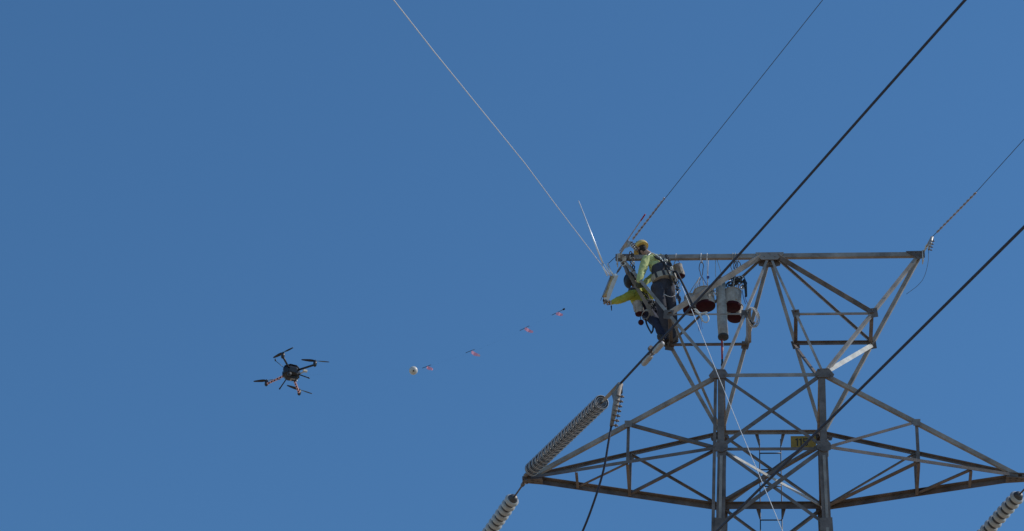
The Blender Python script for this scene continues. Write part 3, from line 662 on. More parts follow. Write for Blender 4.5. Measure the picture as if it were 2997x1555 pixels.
# ------------------------------------------------------------------ buckets, tube bag and rigging below the top beam
def ellipse_loop(c, ax, ay, n=18): return [c + ax*math.cos(2*math.pi*k/n) + ay*math.sin(2*math.pi*k/n) for k in range(n)]
def carabiner(c, ax, ay, r=0.008): 
    b = MB(); b.tube([c + ax*math.cos(a)*(1 if math.sin(a) > 0 else 0.6) + ay*math.sin(a) for a in [2*math.pi*k/16 for k in range(16)]], r, 6, closed=True); return b
def bucket(label, cb, axis, r, h, hang, m_side='canvas', straps=3):
    axis = axis.normalized(); t = thing('canvas_bucket', cb, label, 'bucket', 'canvas tool buckets')
    d, u, v = frame(axis, V((1, 0, 0)))
    b = MB(); prof = [(r*0.90, 0.012), (r*0.985, 0.03), (r*1.0, h*0.28), (r*0.99, h*0.5), (r*1.01, h*0.75), (r*1.03, h*0.96), (r*0.99, h), (r*0.93, h*0.97), (r*0.90, h*0.5), (r*0.88, 0.03)]
    b.lathe(cb, axis, prof, 30)
    for i in range(len(b.v)): 
        q = b.v[i]; k = noise.noise(q*7.0)*0.012 + noise.noise(q*19.0)*0.005; b.v[i] = q + (q - cb - axis*(q - cb).dot(axis)).normalized()*k
    b.build('side_wall', m_side, t)
    b = MB(); b.lathe(cb, axis, [(0.0001, -0.004), (r*0.90, -0.002), (r*0.985, 0.006), (r*1.012, 0.022), (r*1.014, h*0.16), (r*1.0, h*0.165)], 30); b.build('red_base', 'canvas_red', t)
    b = MB(); b.tube(ellipse_loop(cb + axis*h*0.975, u*r*1.03, v*r*1.03, 26), 0.010, 6, closed=True); b.build('rim', m_side, t)
    for k in range(4):
        a = 2*math.pi*k/4 + 0.5; e = u*math.cos(a) + v*math.sin(a)
        q = MB(); q.plate([cb + axis*z + e*(r*1.03 + 0.004) + d.cross(e)*x for x, z in ((-0.025, h*0.25), (0.025, h*0.25), (0.025, h*0.62), (-0.025, h*0.62))], e, 0.012); q.build('pocket', m_side, t)
    for k in range(straps):
        a = 2*math.pi*k/straps + 0.6; e = u*math.cos(a) + v*math.sin(a); top_ = cb + axis*h*0.96 + e*r
        q = MB(); q.tube([top_, top_.lerp(hang, 0.5) + e*0.012, hang], 0.0075, 6); q.build('strap', 'rope_grey' if k else 'blue', t)
    return t
zb_ = E_[-1].z
hA = PY(2054, 808, 0.02); hB = PY(2152, 800, 0.02)
bucket('wide canvas bucket with dark red base, middle of the hanging buckets', PY(2066, 900, 0.0), V((-0.12, -0.05, 1)), 0.180, 0.37, hA)
bucket('smaller canvas bucket half hidden behind the wide one, nearest the workers', PY(2021, 912, 0.24), V((0.10, 0.0, 1)), 0.145, 0.32, PY(2048, 812, 0.06))
bucket('upright canvas bucket with dark red base behind the long tube bag', PY(2143, 902, 0.06), V((0.02, -0.05, 1)), 0.160, 0.37, hB)
bucket('lowest canvas bucket, only its red base showing below the upright one', PY(2150, 934, 0.44), V((0.05, 0.0, 1)), 0.140, 0.30, PY(2158, 812, 0.14))
bucket('small pale canvas bag hanging behind the upper worker', PY(1993, 812, 0.34), V((-0.30, -0.2, 1)), 0.088, 0.26, PY(1981, 757, 0.05), straps=2)
# hanging slings from the beam
def sling(label, u_, v0, v1, y, m_, hook=True, r=0.009):
    a = PY(u_, 736, -0.04); a.z = zb_ + 0.055; e = PY(u_, v1, y); mid_ = PY(u_, v0, y)
    t = thing('hanging_sling', e, label, 'sling', 'slings over the top beam')
    b = MB(); x = a.x
    b.tube([V((x - 0.012, -0.052, zb_ - 0.06)), V((x - 0.008, -0.055, zb_ + 0.05)), V((x, 0.0, zb_ + 0.066)), V((x + 0.008, 0.052, zb_ + 0.05)), V((x + 0.012, 0.05, zb_ - 0.06)), mid_ + V((0.006, 0, 0))], r, 6)
    b.tube([V((x - 0.012, -0.052, zb_ - 0.06)), mid_ - V((0.006, 0, 0))], r, 6); b.build('webbing', m_, t)
    if hook:
        c = mid_.lerp(e, 0.5); h_ = (mid_ - e).length/2
        carabiner(c, RT*0.045, UP*(h_*0.9)).build('carabiner', 'steel_dark', t)
    else:
        b = MB(); b.tube([mid_, e], r*1.4, 8); b.build('tail', 'white', t)
    return t
sling('pale sling with dark hook above the wide canvas bucket', 2053, 770, 806, 0.02, 'rope_white')
s2 = sling('white cord with blue swivel right of the wide bucket hook', 2071, 805, 838, 0.02, 'rope_white', False, 0.006)
b = MB(); b.lathe(PY(2072, 815, 0.0), V((0, 0, 1)), [(0.010, 0), (0.026, 0.01), (0.026, 0.045), (0.010, 0.055)], 12); b.build('swivel', 'blue', s2)
for u_, lab in ((2146, 'leftmost of three hooks above the upright bucket'), (2153, 'middle of three hooks above the upright bucket'), (2161, 'rightmost of three hooks above the upright bucket')):
    sling(lab, u_, 768, 797, 0.03, 'rope_grey', True, 0.007)
sling('thin sling holding the pale bag behind the upper worker', 1980, 752, 762, 0.05, 'rope_white', False, 0.005)
# tangle of rope and tools over the upright bucket
tg = thing('tool_tangle', PY(2160, 828, 0.02), 'dark tangle of ropes and hardware piled in the upright bucket', 'ropes')
rnd = random.Random(3)
for i in range(26):
    c = PY(2160 + rnd.uniform(-26, 20), 830 + rnd.uniform(-18, 12), 0.02 + rnd.uniform(-0.08, 0.1)); a = rnd.uniform(0, 3); e = rnd.uniform(.03, .07)
    b = MB(); b.tube(ellipse_loop(c, V((math.cos(a), .4, math.sin(a)))*e, V((-math.sin(a), .7, math.cos(a)))*e*rnd.uniform(.4, 1)), rnd.uniform(.006, .013), 6, closed=True)
    b.build('rope_loop' if i % 4 else 'carabiner', ('black', 'harness', 'glove_dark', 'boot')[i % 4] if i % 4 else 'bright', tg)
b = MB(); b.tube([PY(2178, 820, -0.02), PY(2182, 838, -0.03), PY(2184, 868, -0.03)], [0.03, 0.028, 0.02], 8); b.build('tool_handle', 'black', tg)
b = MB(); b.tube([PY(2180, 866, -0.02), PY(2184, 880, -0.02), PY(2190, 892, -0.03)], 0.007, 6); b.tube([PY(2172, 850, -0.05), PY(2176, 872, -0.05), PY(2182, 890, -0.05)], 0.007, 6); b.build('cord', 'blue', tg)
kg = thing('key_ring', PY(2090, 858, -0.14), 'ring of grey shackles clipped to the wide bucket', 'shackles')
for i in range(6):
    c = PY(2080 + i*3.4, 856 + (i % 2)*5, -0.16 + 0.02*(i % 3)); carabiner(c, (RT*0.8 + FW*0.5*(i % 2)).normalized()*0.022, UP*0.036, 0.006).build('shackle', 'steel_new_or_lit' if i % 2 else 'steel_dark', kg)
# tube bag
tb0 = PY(2117, 990, -0.10); tbt = PY(2109, 832, 0.0); ax = (tbt - tb0).normalized(); L = (tbt - tb0).length
tube_ = thing('tube_bag', tb0, 'long grey canvas tube bag hanging in front of the upright bucket', 'bag')
b = MB(); b.lathe(tb0, ax, [(0.090, 0.03), (0.094, 0.06), (0.091, L*0.3), (0.094, L*0.55), (0.090, L*0.8), (0.093, L), (0.085, L), (0.08, L*0.5)], 24)
for i in range(len(b.v)):
    q = b.v[i]; b.v[i] = q + V((1, 0.3, 0))*noise.noise(q*6.0)*0.010
b.build('sleeve', 'canvas', tube_)
b = MB(); b.lathe(tb0, ax, [(0.0001, 0.006), (0.088, 0.004), (0.099, 0.012), (0.101, 0.045), (0.094, 0.052)], 24); b.build('end_cap', 'rubber', tube_)
b = MB(); b.tube([tbt - ax*0.2, PY(2108, 813, 0.02)], 0.022, 10); b.build('stick_end', 'black', tube_)
b = MB(); b.tube([PY(2098, 838, -0.06), PY(2094, 800, 0), PY(2094, 760, 0.02)], 0.006, 6); b.tube([PY(2118, 838, 0.05), PY(2108, 790, 0.02), PY(2096, 752, 0.02)], 0.006, 6); b.build('strap', 'rope_grey', tube_)
p0, p1 = PY(2113, 1001, -0.10), PY(2114, 1088, -0.25)
st_ = thing('red_pole', p1, 'thin red and black pole hanging below the long tube bag', 'pole')
b = MB(); b.tube([p0 + ax*0.05, p0.lerp(p1, 0.62)], 0.017, 8); b.build('red_section', 'dark_red', st_)
b = MB(); b.tube([p0.lerp(p1, 0.60), p1], 0.019, 8); b.lathe(p0.lerp(p1, 0.74), p1 - p0, [(0.02, 0), (0.027, 0.01), (0.027, 0.05), (0.02, 0.06)], 10); b.build('black_section', 'carbon', st_)
b = MB(); b.tube([p0 + ax*0.03 + V((0.02, -0.01, 0)), p0 + V((0.028, -0.01, -0.12)), p0.lerp(p1, 0.42) + V((0.014, -0.01, 0))], 0.007, 6); b.build('cord', 'rope_white', st_)
# white double hook over the near bar
hk = thing('white_hook', PY(2050, 925, -0.5), 'white open hook hanging on the thin bar below the wide bucket', 'hook')
b = MB(); b.tube(spline([PY(2031, 903, -.52), PY(2042, 912, -.52), PY(2052, 928, -.52), PY(2056, 940, -.52)], 5), [0.019]*16, 8); b.build('shank', 'white', hk)
b = MB(); b.tube(spline([PY(2034, 911, -.53), PY(2046, 918, -.53), PY(2060, 916, -.53), PY(2070, 914, -.53)], 5), 0.014, 8); b.build('cross_arm', 'white', hk)
b = MB(); b.tube(spline([PY(2054, 934, -.53), PY(2060, 942, -.53), PY(2069, 943, -.53), PY(2074, 934, -.53), PY(2071, 924, -.53), PY(2064, 920, -.53)], 5), 0.013, 8); b.build('ring', 'white', hk)
for k in range(3):
    q = MB(); q.tube(spline([PY(2046 + k*4, 930, -.50), PY(2043 + k*5, 950, -.50), PY(2046 + k*5, 970 - 4*k, -.50)], 5), 0.0045, 5); q.build('tassel', 'blue', hk)
# coil on the inner post
cl = thing('rope_coil', PY(2200, 945, -0.3), 'pale rope coil hanging on the inner left peak post', 'rope')
for k in range(6):
    c = PY(2201 + (k % 3)*2, 925 + k*1.5, -0.42 + 0.02*k); b = MB(); b.tube(ellipse_loop(c, (RT + UP*0.25 + FW*0.1*k)*(0.085 + 0.012*(k % 3)), (UP*1.15 - RT*0.25)*(0.13 + 0.010*(k % 4)), 22), 0.0075, 6, closed=True); b.build('loop', 'rope_white' if k % 3 == 0 else 'rope_grey', cl)
b = MB(); b.tube(spline([PY(2196, 938, -.5), PY(2203, 948, -.52), PY(2208, 944, -.5)], 5), 0.02, 8); b.build('binding', 'black', cl)

# ------------------------------------------------------------------ workers
def fused(name, m, parent, shapes, voxel=0.012, smooth=4, fold=0.0, fscale=9.0, seed=0.0, mats=None):
    """shapes: MB of overlapping closed volumes -> one continuous skin"""
    tm = shapes.mesh('tmp', [m]); to = bpy.data.objects.new('tmp', tm); sc.collection.objects.link(to)
    md = to.modifiers.new('r', 'REMESH'); md.mode = 'VOXEL'; md.voxel_size = voxel
    ms = to.modifiers.new('s', 'SMOOTH'); ms.factor = 0.5; ms.iterations = smooth
    dg = bpy.context.evaluated_depsgraph_get(); dg.update()
    me = bpy.data.meshes.new_from_object(to.evaluated_get(dg)); me.name = name
    bpy.data.objects.remove(to); bpy.data.meshes.remove(tm)
    org = parent.matrix_world.translation
    vn = [v.normal.copy() for v in me.vertices]
    for v, nn in zip(me.vertices, vn):
        p = v.co.copy()
        if fold:
            q = p*fscale + V((seed, seed, seed)); f = noise.noise(q)*0.6 + noise.noise(V((q.x*2.2, q.y*2.2, q.z*1.1)))*0.5
            p += nn*fold*f
        v.co = p - org
    me.materials.clear(); me.materials.append(MT[m])
    me.polygons.foreach_set('use_smooth', [True]*len(me.polygons)); me.update()
    o = bpy.data.objects.new(name, me); sc.collection.objects.link(o); o.parent = parent; return o
def hand_shapes(b, wr, fdir, palm_n, grow=0.0, curl=1.0, side=1):
    """palm from the wrist along fdir, five fingers curling towards palm_n"""
    d, n_, sd = frame(fdir, palm_n); sd = sd*side
    for k in (-1, -0.33, 0.33, 1): b.capsule(wr + sd*0.006*k, 0.020 + grow, wr + d*0.085 + sd*0.028*k, 0.0125 + grow, 10)
    for k, l in ((-1, 0.068), (-0.33, 0.082), (0.33, 0.078), (1, 0.060)):
        a = wr + d*0.088 + sd*0.030*k; c1 = a + (d*math.cos(0.7*curl) + n_*math.sin(0.7*curl))*l*0.45
        c2 = c1 + (d*math.cos(1.7*curl) + n_*math.sin(1.7*curl))*l*0.32; c3 = c2 + (d*math.cos(2.5*curl) + n_*math.sin(2.5*curl))*l*0.26
        for q0, q1, r0, r1 in ((a, c1, .0098, .0092), (c1, c2, .0092, .0086), (c2, c3, .0086, .0075)): b.capsule(q0, r0 + grow, q1, r1 + grow, 8)
    t0 = wr + d*0.025 - sd*0.025; t1 = t0 - sd*0.030 + d*0.028 + n_*0.015; t2 = t1 + d*0.026 + n_*0.020 + sd*0.006
    b.capsule(t0, .0125 + grow, t1, .0108 + grow, 8); b.capsule(t1, .0105 + grow, t2, .009 + grow, 8)
def limb(b, pts, rs):
    for i in range(len(pts) - 1): b.capsule(pts[i], rs[i], pts[i+1], rs[i+1])
def worker(label, J, face, up, cols, hands):
    root = thing('person', (J['la'] + J['ra'])/2 - V((0, 0, 0.09)), label, 'person', 'line workers on the tower')
    sh, tr = cols['shirt'], cols['trousers']
    face = face.normalized(); f, upv, lf = frame(face, up)          # face direction, head up
    lf = upv.cross(f)                                               # person's left
    hc = J['head']
    # body: one continuous figure
    b = MB()
    b.ball(hc + upv*0.02, 0.090, 0.98, 0.88, 1.15, 12, 16, upv, hint=f)
    b.capsule(hc - upv*0.045 + f*0.02, 0.066, hc - upv*0.085 + f*0.045, 0.042)
    b.capsule(hc + f*0.085 + upv*0.008, 0.011, hc + f*0.105 - upv*0.026, 0.015)
    for sg_ in (-1, 1):
        b.ball(hc + lf*sg_*0.083 - upv*0.005 - f*0.008, 0.030, 0.75, 0.35, 1.0, 6, 10, upv, hint=f)
        b.capsule(hc + f*0.068 + lf*sg_*0.028 + upv*0.028, 0.018, hc + f*0.066 + lf*sg_*0.040 + upv*0.028, 0.014)
    b.capsule(hc + f*0.080 - upv*0.050 + lf*0.018, 0.011, hc + f*0.080 - upv*0.050 - lf*0.018, 0.011)
    nb = (J['ls'] + J['rs'])/2 + upv*0.02
    b.capsule(hc - upv*0.05 - f*0.02, 0.058, nb, 0.064)
    def torso(b, g):
        b.capsule(J['ls'].lerp(J['rs'], .18), 0.085 + g, J['rs'].lerp(J['ls'], .18), 0.085 + g)
        b.capsule(J['chest'] + (J['ls'] - J['rs'])*0.16, 0.120 + g, J['chest'] - (J['ls'] - J['rs'])*0.16, 0.120 + g)
        b.capsule(nb, 0.085 + g, J['chest'], 0.125 + g)
        b.capsule(J['chest'], 0.135 + g, J['waist'], 0.125 + g)
        b.capsule(J['waist'] + (J['lh'] - J['rh'])*0.3, 0.110 + g, J['waist'] - (J['lh'] - J['rh'])*0.3, 0.110 + g)
    def arm(b, s_, g): limb(b, [J[s_ + 's'], J[s_ + 's'].lerp(J[s_ + 'e'], .5), J[s_ + 'e'], J[s_ + 'e'].lerp(J[s_ + 'w'], .35), J[s_ + 'w']], [.070 + g, .056 + g, .046 + g, .045 + g, .031 + g])
    def hips(b, g):
        b.capsule(J['waist'], 0.118 + g, (J['lh'] + J['rh'])/2, 0.120 + g)
        w_ = J['waist'].lerp((J['lh'] + J['rh'])/2, .18); b.capsule(w_ + (J['lh'] - J['rh'])*0.3, 0.118 + g, w_ - (J['lh'] - J['rh'])*0.3, 0.118 + g)
        b.capsule(J['lh'] + (J['lh'] - J['rh'])*0.05, 0.105 + g, J['rh'] + (J['rh'] - J['lh'])*0.05, 0.105 + g)
    def leg(b, s_, g): limb(b, [J[s_ + 'h'], J[s_ + 'h'].lerp(J[s_ + 'k'], .5), J[s_ + 'k'], J[s_ + 'k'].lerp(J[s_ + 'a'], .35), J[s_ + 'a']], [.092 + g, .076 + g, .060 + g, .058 + g, .040 + g])
    torso(b, 0); hips(b, 0)
    for s_ in 'lr':
        arm(b, s_, 0); leg(b, s_, 0)
        fd, pn = hands[s_]; hand_shapes(b, J[s_ + 'w'], fd, pn, 0.0, 1.0, 1 if s_ == 'l' else -1)
        b.capsule(J[s_ + 'a'], .042, J[s_ + 't'], .034)
    fused('body', 'skin', root, b, 0.0075, 3)
    # clothes
    b = MB(); torso(b, 0.016)
    for s_ in 'lr': arm(b, s_, 0.024)
    so_ = fused('shirt', sh, root, b, 0.012, 4, 0.016, 9, 3.0)
    b = MB(); hips(b, 0.014)
    for s_ in 'lr': leg(b, s_, 0.032)
    fused('trousers', tr, root, b, 0.012, 4, 0.016, 8, 9.0)
    for s_ in 'lr':
        b = MB(); a, t = J[s_ + 'a'], J[s_ + 't']; kd = (J[s_ + 'k'] - a).normalized(); fd = (t - a)
        heel = a - fd*0.35 + V((0, 0, -0.045))
        b.capsule(a + kd*0.14, .062, a, .058); b.capsule(a, .055, t, .043); b.capsule(heel, .042, a + V((0, 0, -0.02)), .055); b.capsule(heel, .040, t, .042)
        bo = fused('boot', 'boot', root, b, 0.010, 3)
        fh = V((fd.x, fd.y, 0)).normalized(); q = MB(); c0 = (heel + t)/2; c0.z = min(heel.z, t.z) - 0.040
        L_ = (V((t.x, t.y, 0)) - V((heel.x, heel.y, 0))).length/2 + 0.045
        ol = [c0 + fh*L_*math.cos(a_) + fh.cross(Z)*0.045*math.sin(a_)*(1.0 if math.cos(a_) > -.2 else .85) for a_ in [2*math.pi*k/16 for k in range(16)]]
        q.plate(ol, Z, 0.022); q.build('sole', 'rubber', bo)
        b = MB(); fd_, pn = hands[s_]; hand_shapes(b, J[s_ + 'w'], fd_, pn, 0.0035, 1.0, 1 if s_ == 'l' else -1); b.capsule(J[s_ + 'w'].lerp(J[s_ + 'e'], .12), .045, J[s_ + 'w'], .038)
        fused('glove', cols['glove'], root, b, 0.0065, 2)
    # face details and hair
    for sg_ in (-1, 1):
        b = MB(); b.ball(hc + f*0.084 + lf*sg_*0.032 + upv*0.012, 0.0115); b.build('eye', 'eye', root)
    b = MB(); b.ball(hc - f*0.022 + upv*0.012, 0.094, 0.90, 0.90, 1.05, 10, 14, upv, hint=f); b.capsule(hc - f*0.05 - upv*0.03, .062, hc - f*0.045 - upv*0.075, .052)
    fused('hair', 'hair', root, b, 0.009, 2, 0.006, 30)
    b = MB()
    for sg_ in (-1, 1): b.capsule(hc + lf*sg_*0.066 - upv*0.03 + f*0.015, .022, hc + lf*sg_*0.032 - upv*0.098 + f*0.058, .028)
    b.capsule(hc + lf*0.03 - upv*0.10 + f*0.062, .028, hc - lf*0.03 - upv*0.10 + f*0.062, .028)
    fused('beard', 'hair', root, b, 0.008, 2, 0.005, 40)
    # helmet
    hx = hc + upv*0.052 - f*0.008; hs = cols.get('hs', 1.04)
    hel = MB(); hel.lathe(hx, upv, [(0.139, -0.022), (0.141, -0.010), (0.137, 0.020), (0.126, 0.060), (0.104, 0.095), (0.072, 0.120), (0.035, 0.133), (0.0001, 0.136)], 28, hint=f, sx=1.10*hs, sy=0.92*hs)
    ho = hel.build('helmet', cols['helmet'], root)
    q = MB(); pk = []
    for k in range(13):
        a_ = -1.1 + 2.2*k/12; pk.append(hx - upv*0.014 + f*(0.139*1.10*math.cos(a_) + 0.040*math.cos(a_*1.35)) + lf*0.130*math.sin(a_))
    inn = [hx - upv*0.008 + f*0.139*1.04*math.cos(-1.1 + 2.2*k/12) + lf*0.122*math.sin(-1.1 + 2.2*k/12) for k in range(13)][::-1]
    q.plate(pk + inn, upv, 0.006); q.build('peak', cols['helmet'], ho)
    q = MB(); q.tube([hx + f*(0.150*math.cos(a_)) + upv*(0.141*math.sin(a_) + 0.0) for a_ in [0.5 + 2.2*k/12 for k in range(13)]], 0.009, 6); q.build('ridge', cols['helmet'], ho)
    for sg_ in (-1, 1):
        for k in range(3):
            q = MB(); a_ = -0.35 + 0.35*k; c = hx + upv*0.075 + (f*math.sin(a_)*1.15 + lf*sg_*math.cos(a_)*0.95)*0.1185; q.ball(c, 0.013, 0.5, 1.0, 1.0, 6, 8, upv); q.build('vent', 'black', ho)
        q = MB(); q.tube([hx + lf*sg_*0.118 - upv*0.02, hc + lf*sg_*0.088 - upv*0.05 + f*0.02, hc - upv*0.125 + f*0.04 + lf*sg_*0.012], 0.006, 6); q.build('chin_strap', 'black', ho)
    return root, torso, (f, upv, lf)
def band(c, ax, rx, ry, h, hint, mi=0, t=0.012):
    b = MB(); b.lathe(c, ax, [(1.0, -h/2), (1.0 + t/rx, -h/2), (1.0 + t/rx, h/2), (1.0, h/2)], 32, hint=hint, sx=rx, sy=ry, smooth=False); return b
q4z = ZW + H1 + H2/2
# --- upper worker
J = dict(head=PY(1878, 731, .08), ls=PY(1891, 761, -.02), rs=PY(1948, 759, .16), chest=PY(1930, 783, .08), waist=PY(1942, 815, .08), lh=PY(1924, 842, .06), rh=PY(1956, 840, .16),
         le=PY(1876, 803, -.13), lw=PY(1870, 824, -.15), re=PY(1922, 800, .40), rw=PY(1882, 832, .22),
         lk=PY(1938, 905, .16), rk=PY(1966, 902, .24))
J['la'] = V((PY(1953, 984, .42).x, .40, q4z + 0.15)); J['ra'] = V((PY(1974, 984, .42).x, .46, q4z + 0.15))
for s_ in 'lr': J[s_ + 't'] = J[s_ + 'a'] + V((-0.11, 0.07, -0.045))
def lens(J): return {k: round((J[a] - J[b_]).length, 2) for k, a, b_ in (('uarmL', 'ls', 'le'), ('farmL', 'le', 'lw'), ('uarmR', 'rs', 're'), ('farmR', 're', 'rw'), ('sh', 'ls', 'rs'), ('chest-waist', 'chest', 'waist'), ('thL', 'lh', 'lk'), ('caL', 'lk', 'la'), ('thR', 'rh', 'rk'), ('caR', 'rk', 'ra'), ('neck', 'head', 'chest'), ('hips', 'lh', 'rh'))}
print('upper', lens(J))
grip_b = (N(-1, -1, H1) - E_[-1]).normalized()
U, Ut, (f, upv, lf) = worker('upper worker in yellow helmet and pale lime shirt bending over the beam end', J, V((-0.60, 0.75, -0.34)), V((-0.30, 0.05, 0.95)),
    dict(shirt='shirt', trousers='trousers', glove='glove_dark', helmet='helmet_yellow'),
    dict(l=(V((0.1, 0.2, -1)), V((-0.3, 1, 0))), r=(V((-0.2, -0.2, -1)), V((-0.5, -1, 0)))))
tax = (J['chest'] - J['waist']).normalized(); sdx = (J['ls'] - J['rs']).normalized()
sdx = (sdx - tax*sdx.dot(tax)).normalized(); bk = tax.cross(sdx).normalized()
if bk.dot(RT*0.4 - FW) < 0: bk = -bk                                         # back of the torso points right
b = MB()
for k in (-.10, -.02, .07): b.capsule(J['chest'].lerp(J['waist'], .27 + k*1.5) + sdx*(k - .01) + bk*(.045 - abs(k)*.2), .150, J['waist'] + sdx*k + tax*.06 + bk*(.025 - abs(k)*.2), .140)
fused('harness_back_pad', 'harness', U, b, 0.011, 3, 0.010, 12, 5)
bw = J['waist'] + bk*0.012 - tax*0.035
band(bw, tax, .178, .240, .125, bk).build('work_belt', 'belt', U)
for off in (-0.09, 0.06, 0.17):
    q = MB(); a_ = off*6; c = bw + bk*.188*math.cos(a_) + sdx*.248*math.sin(a_); q.bar(c - tax*0.058, c + tax*0.058, 0.045, 0.02, (bk*math.cos(a_) + sdx*math.sin(a_))); q.build('belt_loop', 'black', U)
def strap(pts, r, m, par, nm='harness_strap'):
    q = MB(); q.tube(spline(pts, 6), r, 8); q.build(nm, m, par)
# shoulder straps, side strap, piping
strap([J['ls'] + tax*.06 - bk*.06, J['ls'].lerp(J['rs'], .2) + tax*.100 + bk*.03, J['chest'] + tax*.07 + bk*.145 + sdx*.05, J['chest'] - tax*.06 + bk*.172], .016, 'black', U)
strap([J['rs'] + tax*.06 - bk*.06, J['rs'].lerp(J['ls'], .2) + tax*.100 + bk*.03, J['chest'] + tax*.07 + bk*.150 - sdx*.05, J['chest'] - tax*.06 + bk*.174], .016, 'black', U)
strap([J['ls'] + bk*.10 + tax*.02, J['ls'].lerp(J['rs'], .3) + tax*.09 + bk*.09, J['chest'] + tax*.06 + bk*.170], .010, 'reflect', U, 'reflective_strip')
strap([J['chest'] + tax*.02 + sdx*.165 + bk*.02, J['chest'] - tax*.02 + sdx*.14 + bk*.10, J['chest'] - tax*.0 + bk*.165 + sdx*.04], .007, 'belt', U, 'pad_piping')
for k in range(4):
    c = J['chest'] + tax*(.07 - .05*k) + bk*(.178 + .004*k) + sdx*(.03 - .02*k); carabiner(c, bk*.022 + sdx*.01, tax*.036, .007).build('buckle', 'bright' if k % 2 else 'reflect', U)
strap([J['chest'] + bk*.185, J['waist'] + bk*.205 + tax*.06, J['waist'] + bk*.215 - tax*.05, J['rh'] + bk*.13 - tax*.08], .017, 'black', U, 'lanyard_strap')
for k, (u_, v_) in enumerate(((1950, 750), (1955, 756), (1951, 763), (1959, 765), (1962, 773), (1957, 780), (1965, 786))):
    carabiner(PY(u_, v_, -.10), (RT*.8 + FW*.6*(k % 2))*.026, (UP*.8 - RT*.5*(k % 3))*.036, .011).build('webbing_loop', ('black', 'harness', 'reflect', 'black')[k % 4], U)
# tools on the right hip
tp = PY(1981, 836, .05)
for k in range(9):
    c = PY(1979 + (k % 3)*4, 822 + k*6.5, .02 + .02*(k % 2)); carabiner(c, (RT*.9 + FW*.5*(k % 2))*.026, (UP + RT*.3)*.042, .0085).build('carabiner', ('bright', 'black', 'steel_new_or_lit')[k % 3], U)
q = MB(); q.tube([PY(1972, 815, .05), PY(1981, 840, .02), PY(1986, 868, .02)], [.018, .016, .012], 8); q.build('tool_sling', 'black', U)
q = MB(); q.tube([PY(1982, 862, .0), PY(1990, 876, .0), PY(1988, 888, .0)], [.022, .030, .016], 8); q.build('hammer_pouch', 'harness', U)
q = MB(); q.tube(spline([PY(1943, 861, -.05), PY(1955, 867, -.06), PY(1966, 869, -.04), PY(1974, 866, .0)], 5), .006, 6); q.build('cord', 'rope_white', U)
# heavy lanyard from the harness to the bar
lan = spline([PY(1972, 796, -.05), PY(1981, 797, -.12), PY(1996, 826, -.3), PY(2014, 862, -.46), PY(2024, 885, -.52), PY(2034, 902, -.54)], 6)
wire('lanyard', 'thick black lanyard sloping from the upper worker to the white hook', lan, [0.021]*(len(lan) - 8) + [0.025]*8, 'black', 'rope')

# --- lower worker
J = dict(head=PY(1855, 824, .52), ls=PY(1846, 864, .42), rs=PY(1888, 850, .72), chest=PY(1872, 874, .58), waist=PY(1892, 898, .56), lh=PY(1893, 916, .52), rh=PY(1912, 910, .70),
         le=PY(1815, 878, .28), lw=PY(1794, 884, .40), re=PY(1905, 870, .62), rw=PY(1886, 846, .40),
         lk=PY(1926, 950, .34), rk=PY(1936, 944, .46))
J['la'] = PY(1940, 1000, .36); J['ra'] = PY(1950, 996, .50); J['la'].z = J['ra'].z = q4z + 0.10
for s_ in 'lr': J[s_ + 't'] = J[s_ + 'a'] + V((-0.07, -0.10, -0.045))
print('lower', lens(J))
Lw, Lt, (f, upv, lf) = worker('lower worker in dark helmet and lime shirt reaching left to the stringing block', J, V((-0.35, 0.55, -0.75)), V((-0.78, -0.35, 0.22)),
    dict(shirt='shirt2', trousers='jeans', glove='glove', helmet='helmet_navy', hs=1.14),
    dict(l=(V((-1, 0.0, 0.05)), V((0, 0.1, -1))), r=(V((-0.5, -0.3, 1)), V((-0.4, -1, 0)))))
tax = (J['chest'] - J['waist']).normalized(); sdx = (J['ls'] - J['rs']).normalized(); sdx = (sdx - tax*sdx.dot(tax)).normalized(); bk = tax.cross(sdx).normalized()
band(J['waist'] - tax*.03, tax, .168, .185, .09, bk).build('work_belt', 'black', Lw)
b = MB(); b.capsule(J['ls'].lerp(J['rs'], .25) + tax*.05, .105, J['rs'].lerp(J['ls'], .2) + tax*.05, .10); fused('collar_hood', 'harness', Lw, b, .011, 3, .012, 10)
for s1, s2 in (('ls', 'rh'), ('rs', 'lh')):
    for k in (-1, 1): strap([J[s1].lerp(J['chest'], .2) + tax*.1 + bk*k*.02, J['chest'] + bk*k*.165 + sdx*(.06 if s1 == 'ls' else -.06), J['waist'] + bk*k*.155], .015, 'black', Lw)
q = MB(); e0_, e1_ = J['le'].lerp(J['lw'], .05), J['le'].lerp(J['lw'], .42); dn_ = (-FW*0.9 + UP*.15).normalized(); q.bar(e0_ + dn_*.060, e1_ + dn_*.056, .022, .010, dn_); q.build('sleeve_strip', 'reflect', Lw)
for k in range(10):
    c = PY(1893 + k*4.2, 886 + (k % 3)*6, .30 + .02*(k % 2)); carabiner(c, (RT*.9 + FW*.5*(k % 2))*.020, UP*.034, .007).build('carabiner', ('bright', 'black', 'steel_new_or_lit', 'black')[k % 4], Lw)
for k in range(4): 
    q = MB(); q.tube(spline([PY(1897 + 5*k, 880, .36), PY(1895 + 8*k, 893, .30), PY(1908 + 6*k, 905, .32)], 5), .011, 6); q.build('tool_sling', 'black' if k % 2 else 'harness', Lw)
q = MB(); q.bar(PY(1936, 931, .28), PY(1946, 932, .27), .02, .012, FW); q.build('trouser_label', 'reflect', Lw)
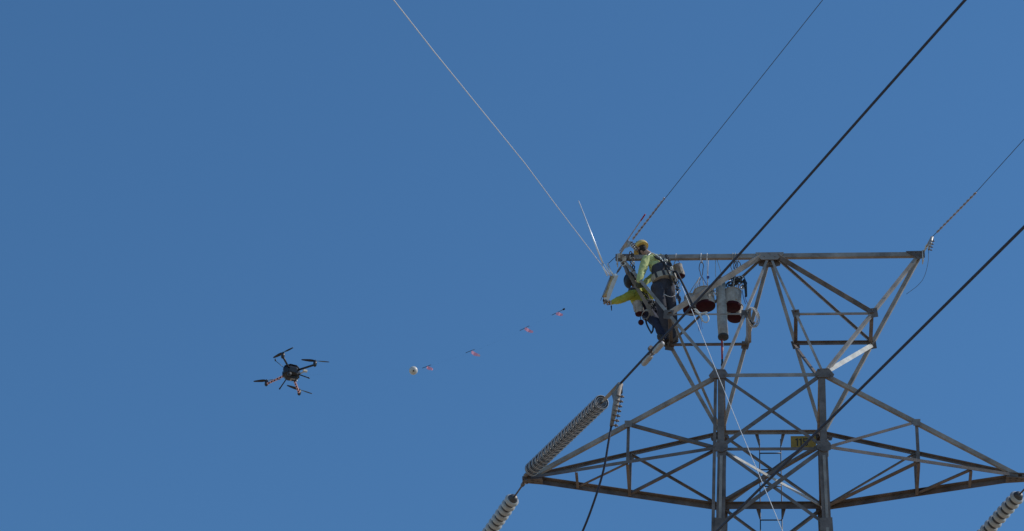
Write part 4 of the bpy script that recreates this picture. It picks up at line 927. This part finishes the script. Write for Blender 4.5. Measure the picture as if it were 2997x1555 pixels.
# tool in the hand
ht = PY(1786, 893, .36)
tl = thing('hand_tool', ht, 'small pale hook tool held below the lower worker\'s glove', 'tool')
q = MB(); q.tube([PY(1788, 880, .36), PY(1789, 897, .36)], .010, 8); q.build('shaft', 'white', tl)
q = MB(); q.tube([PY(1789, 896, .36), PY(1790, 909, .36)], [.013, .008], 8); q.build('tip', 'carbon', tl)
# tool bag, red ball and straps hanging at the lower worker's hip
bucket('tan canvas tool bag with red base hanging at the lower worker\'s hip', PY(1873, 921, .36), V((-0.22, -0.1, 1)), .085, .27, PY(1874, 880, .38), straps=2)
q = MB(); q.ball(PY(1876, 944, .34), .055, rings=10, seg=16); o = q.build('red_pouch', 'canvas_red'); tag(o, 'round dark red pouch dangling under the lower worker\'s tool bag', 'pouch')
q = MB(); q.tube([PY(1873, 922, .35), PY(1876, 938, .345)], .008, 6); q.build('cord', 'black', o)
ls_ = thing('strap_loop', PY(1905, 970, .34), 'long black strap loop dangling below the lower worker', 'strap')
q = MB(); q.tube(spline([PY(1889, 935, .36), PY(1894, 952, .33), PY(1902, 968, .32), PY(1908, 975, .32)], 6), .016, 8); q.build('webbing', 'black', ls_)
q = MB(); q.tube(spline([PY(1906, 934, .38), PY(1911, 950, .36), PY(1911, 966, .34), PY(1907, 975, .33)], 6), .016, 8); q.build('webbing', 'black', ls_)
q = MB(); q.ball(PY(1906, 974, .32), .022); q.build('buckle', 'rubber', ls_)
cc = thing('cord_coil', PY(1893, 922, .30), 'thin grey cord coil at the lower worker\'s hip', 'rope')
for k in range(4):
    q = MB(); q.tube(ellipse_loop(PY(1889 + k, 922, .30 + .01*k), RT*(.07 + .006*k) + UP*.02, UP*(.075 + .008*k) - FW*.02, 18), .005, 6, closed=True); q.build('loop', 'rope_grey', cc)
# hardware clustered on the left beam end
hw = thing('rigging_cluster', PY(1850, 765, -.08), 'dark chain links and shackles hung on the left end of the top beam', 'rigging')
for k in range(11):
    c = PY(1846 + (k % 2)*5 + k*.5, 742 + k*6, -.10 + .02*(k % 3)); carabiner(c, (RT*.8 + FW*.6*(k % 2))*.030, UP*.036, .011).build('chain_link', ('steel_dark', 'black', 'steel_new_or_lit')[k % 3], hw)
for k in range(3):
    q = MB(); q.box(PY(1815 + k*6, 749 + k*4, -.10), RT*.035, UP*.045, FW*.02); q.lathe(PY(1819 + k*6, 744 + k*7, -.13), -FW, [(.016, 0), (.016, .025)], 6, smooth=False); q.build('bolted_plate', 'steel_new_or_lit' if k != 1 else 'steel', hw)
q = MB(); q.tube([PY(1828, 780, -.06), PY(1833, 795, -.06), PY(1834, 803, -.06)], [.02, .024, .012], 8); q.build('hook', 'steel_dark', hw)
#NEXT
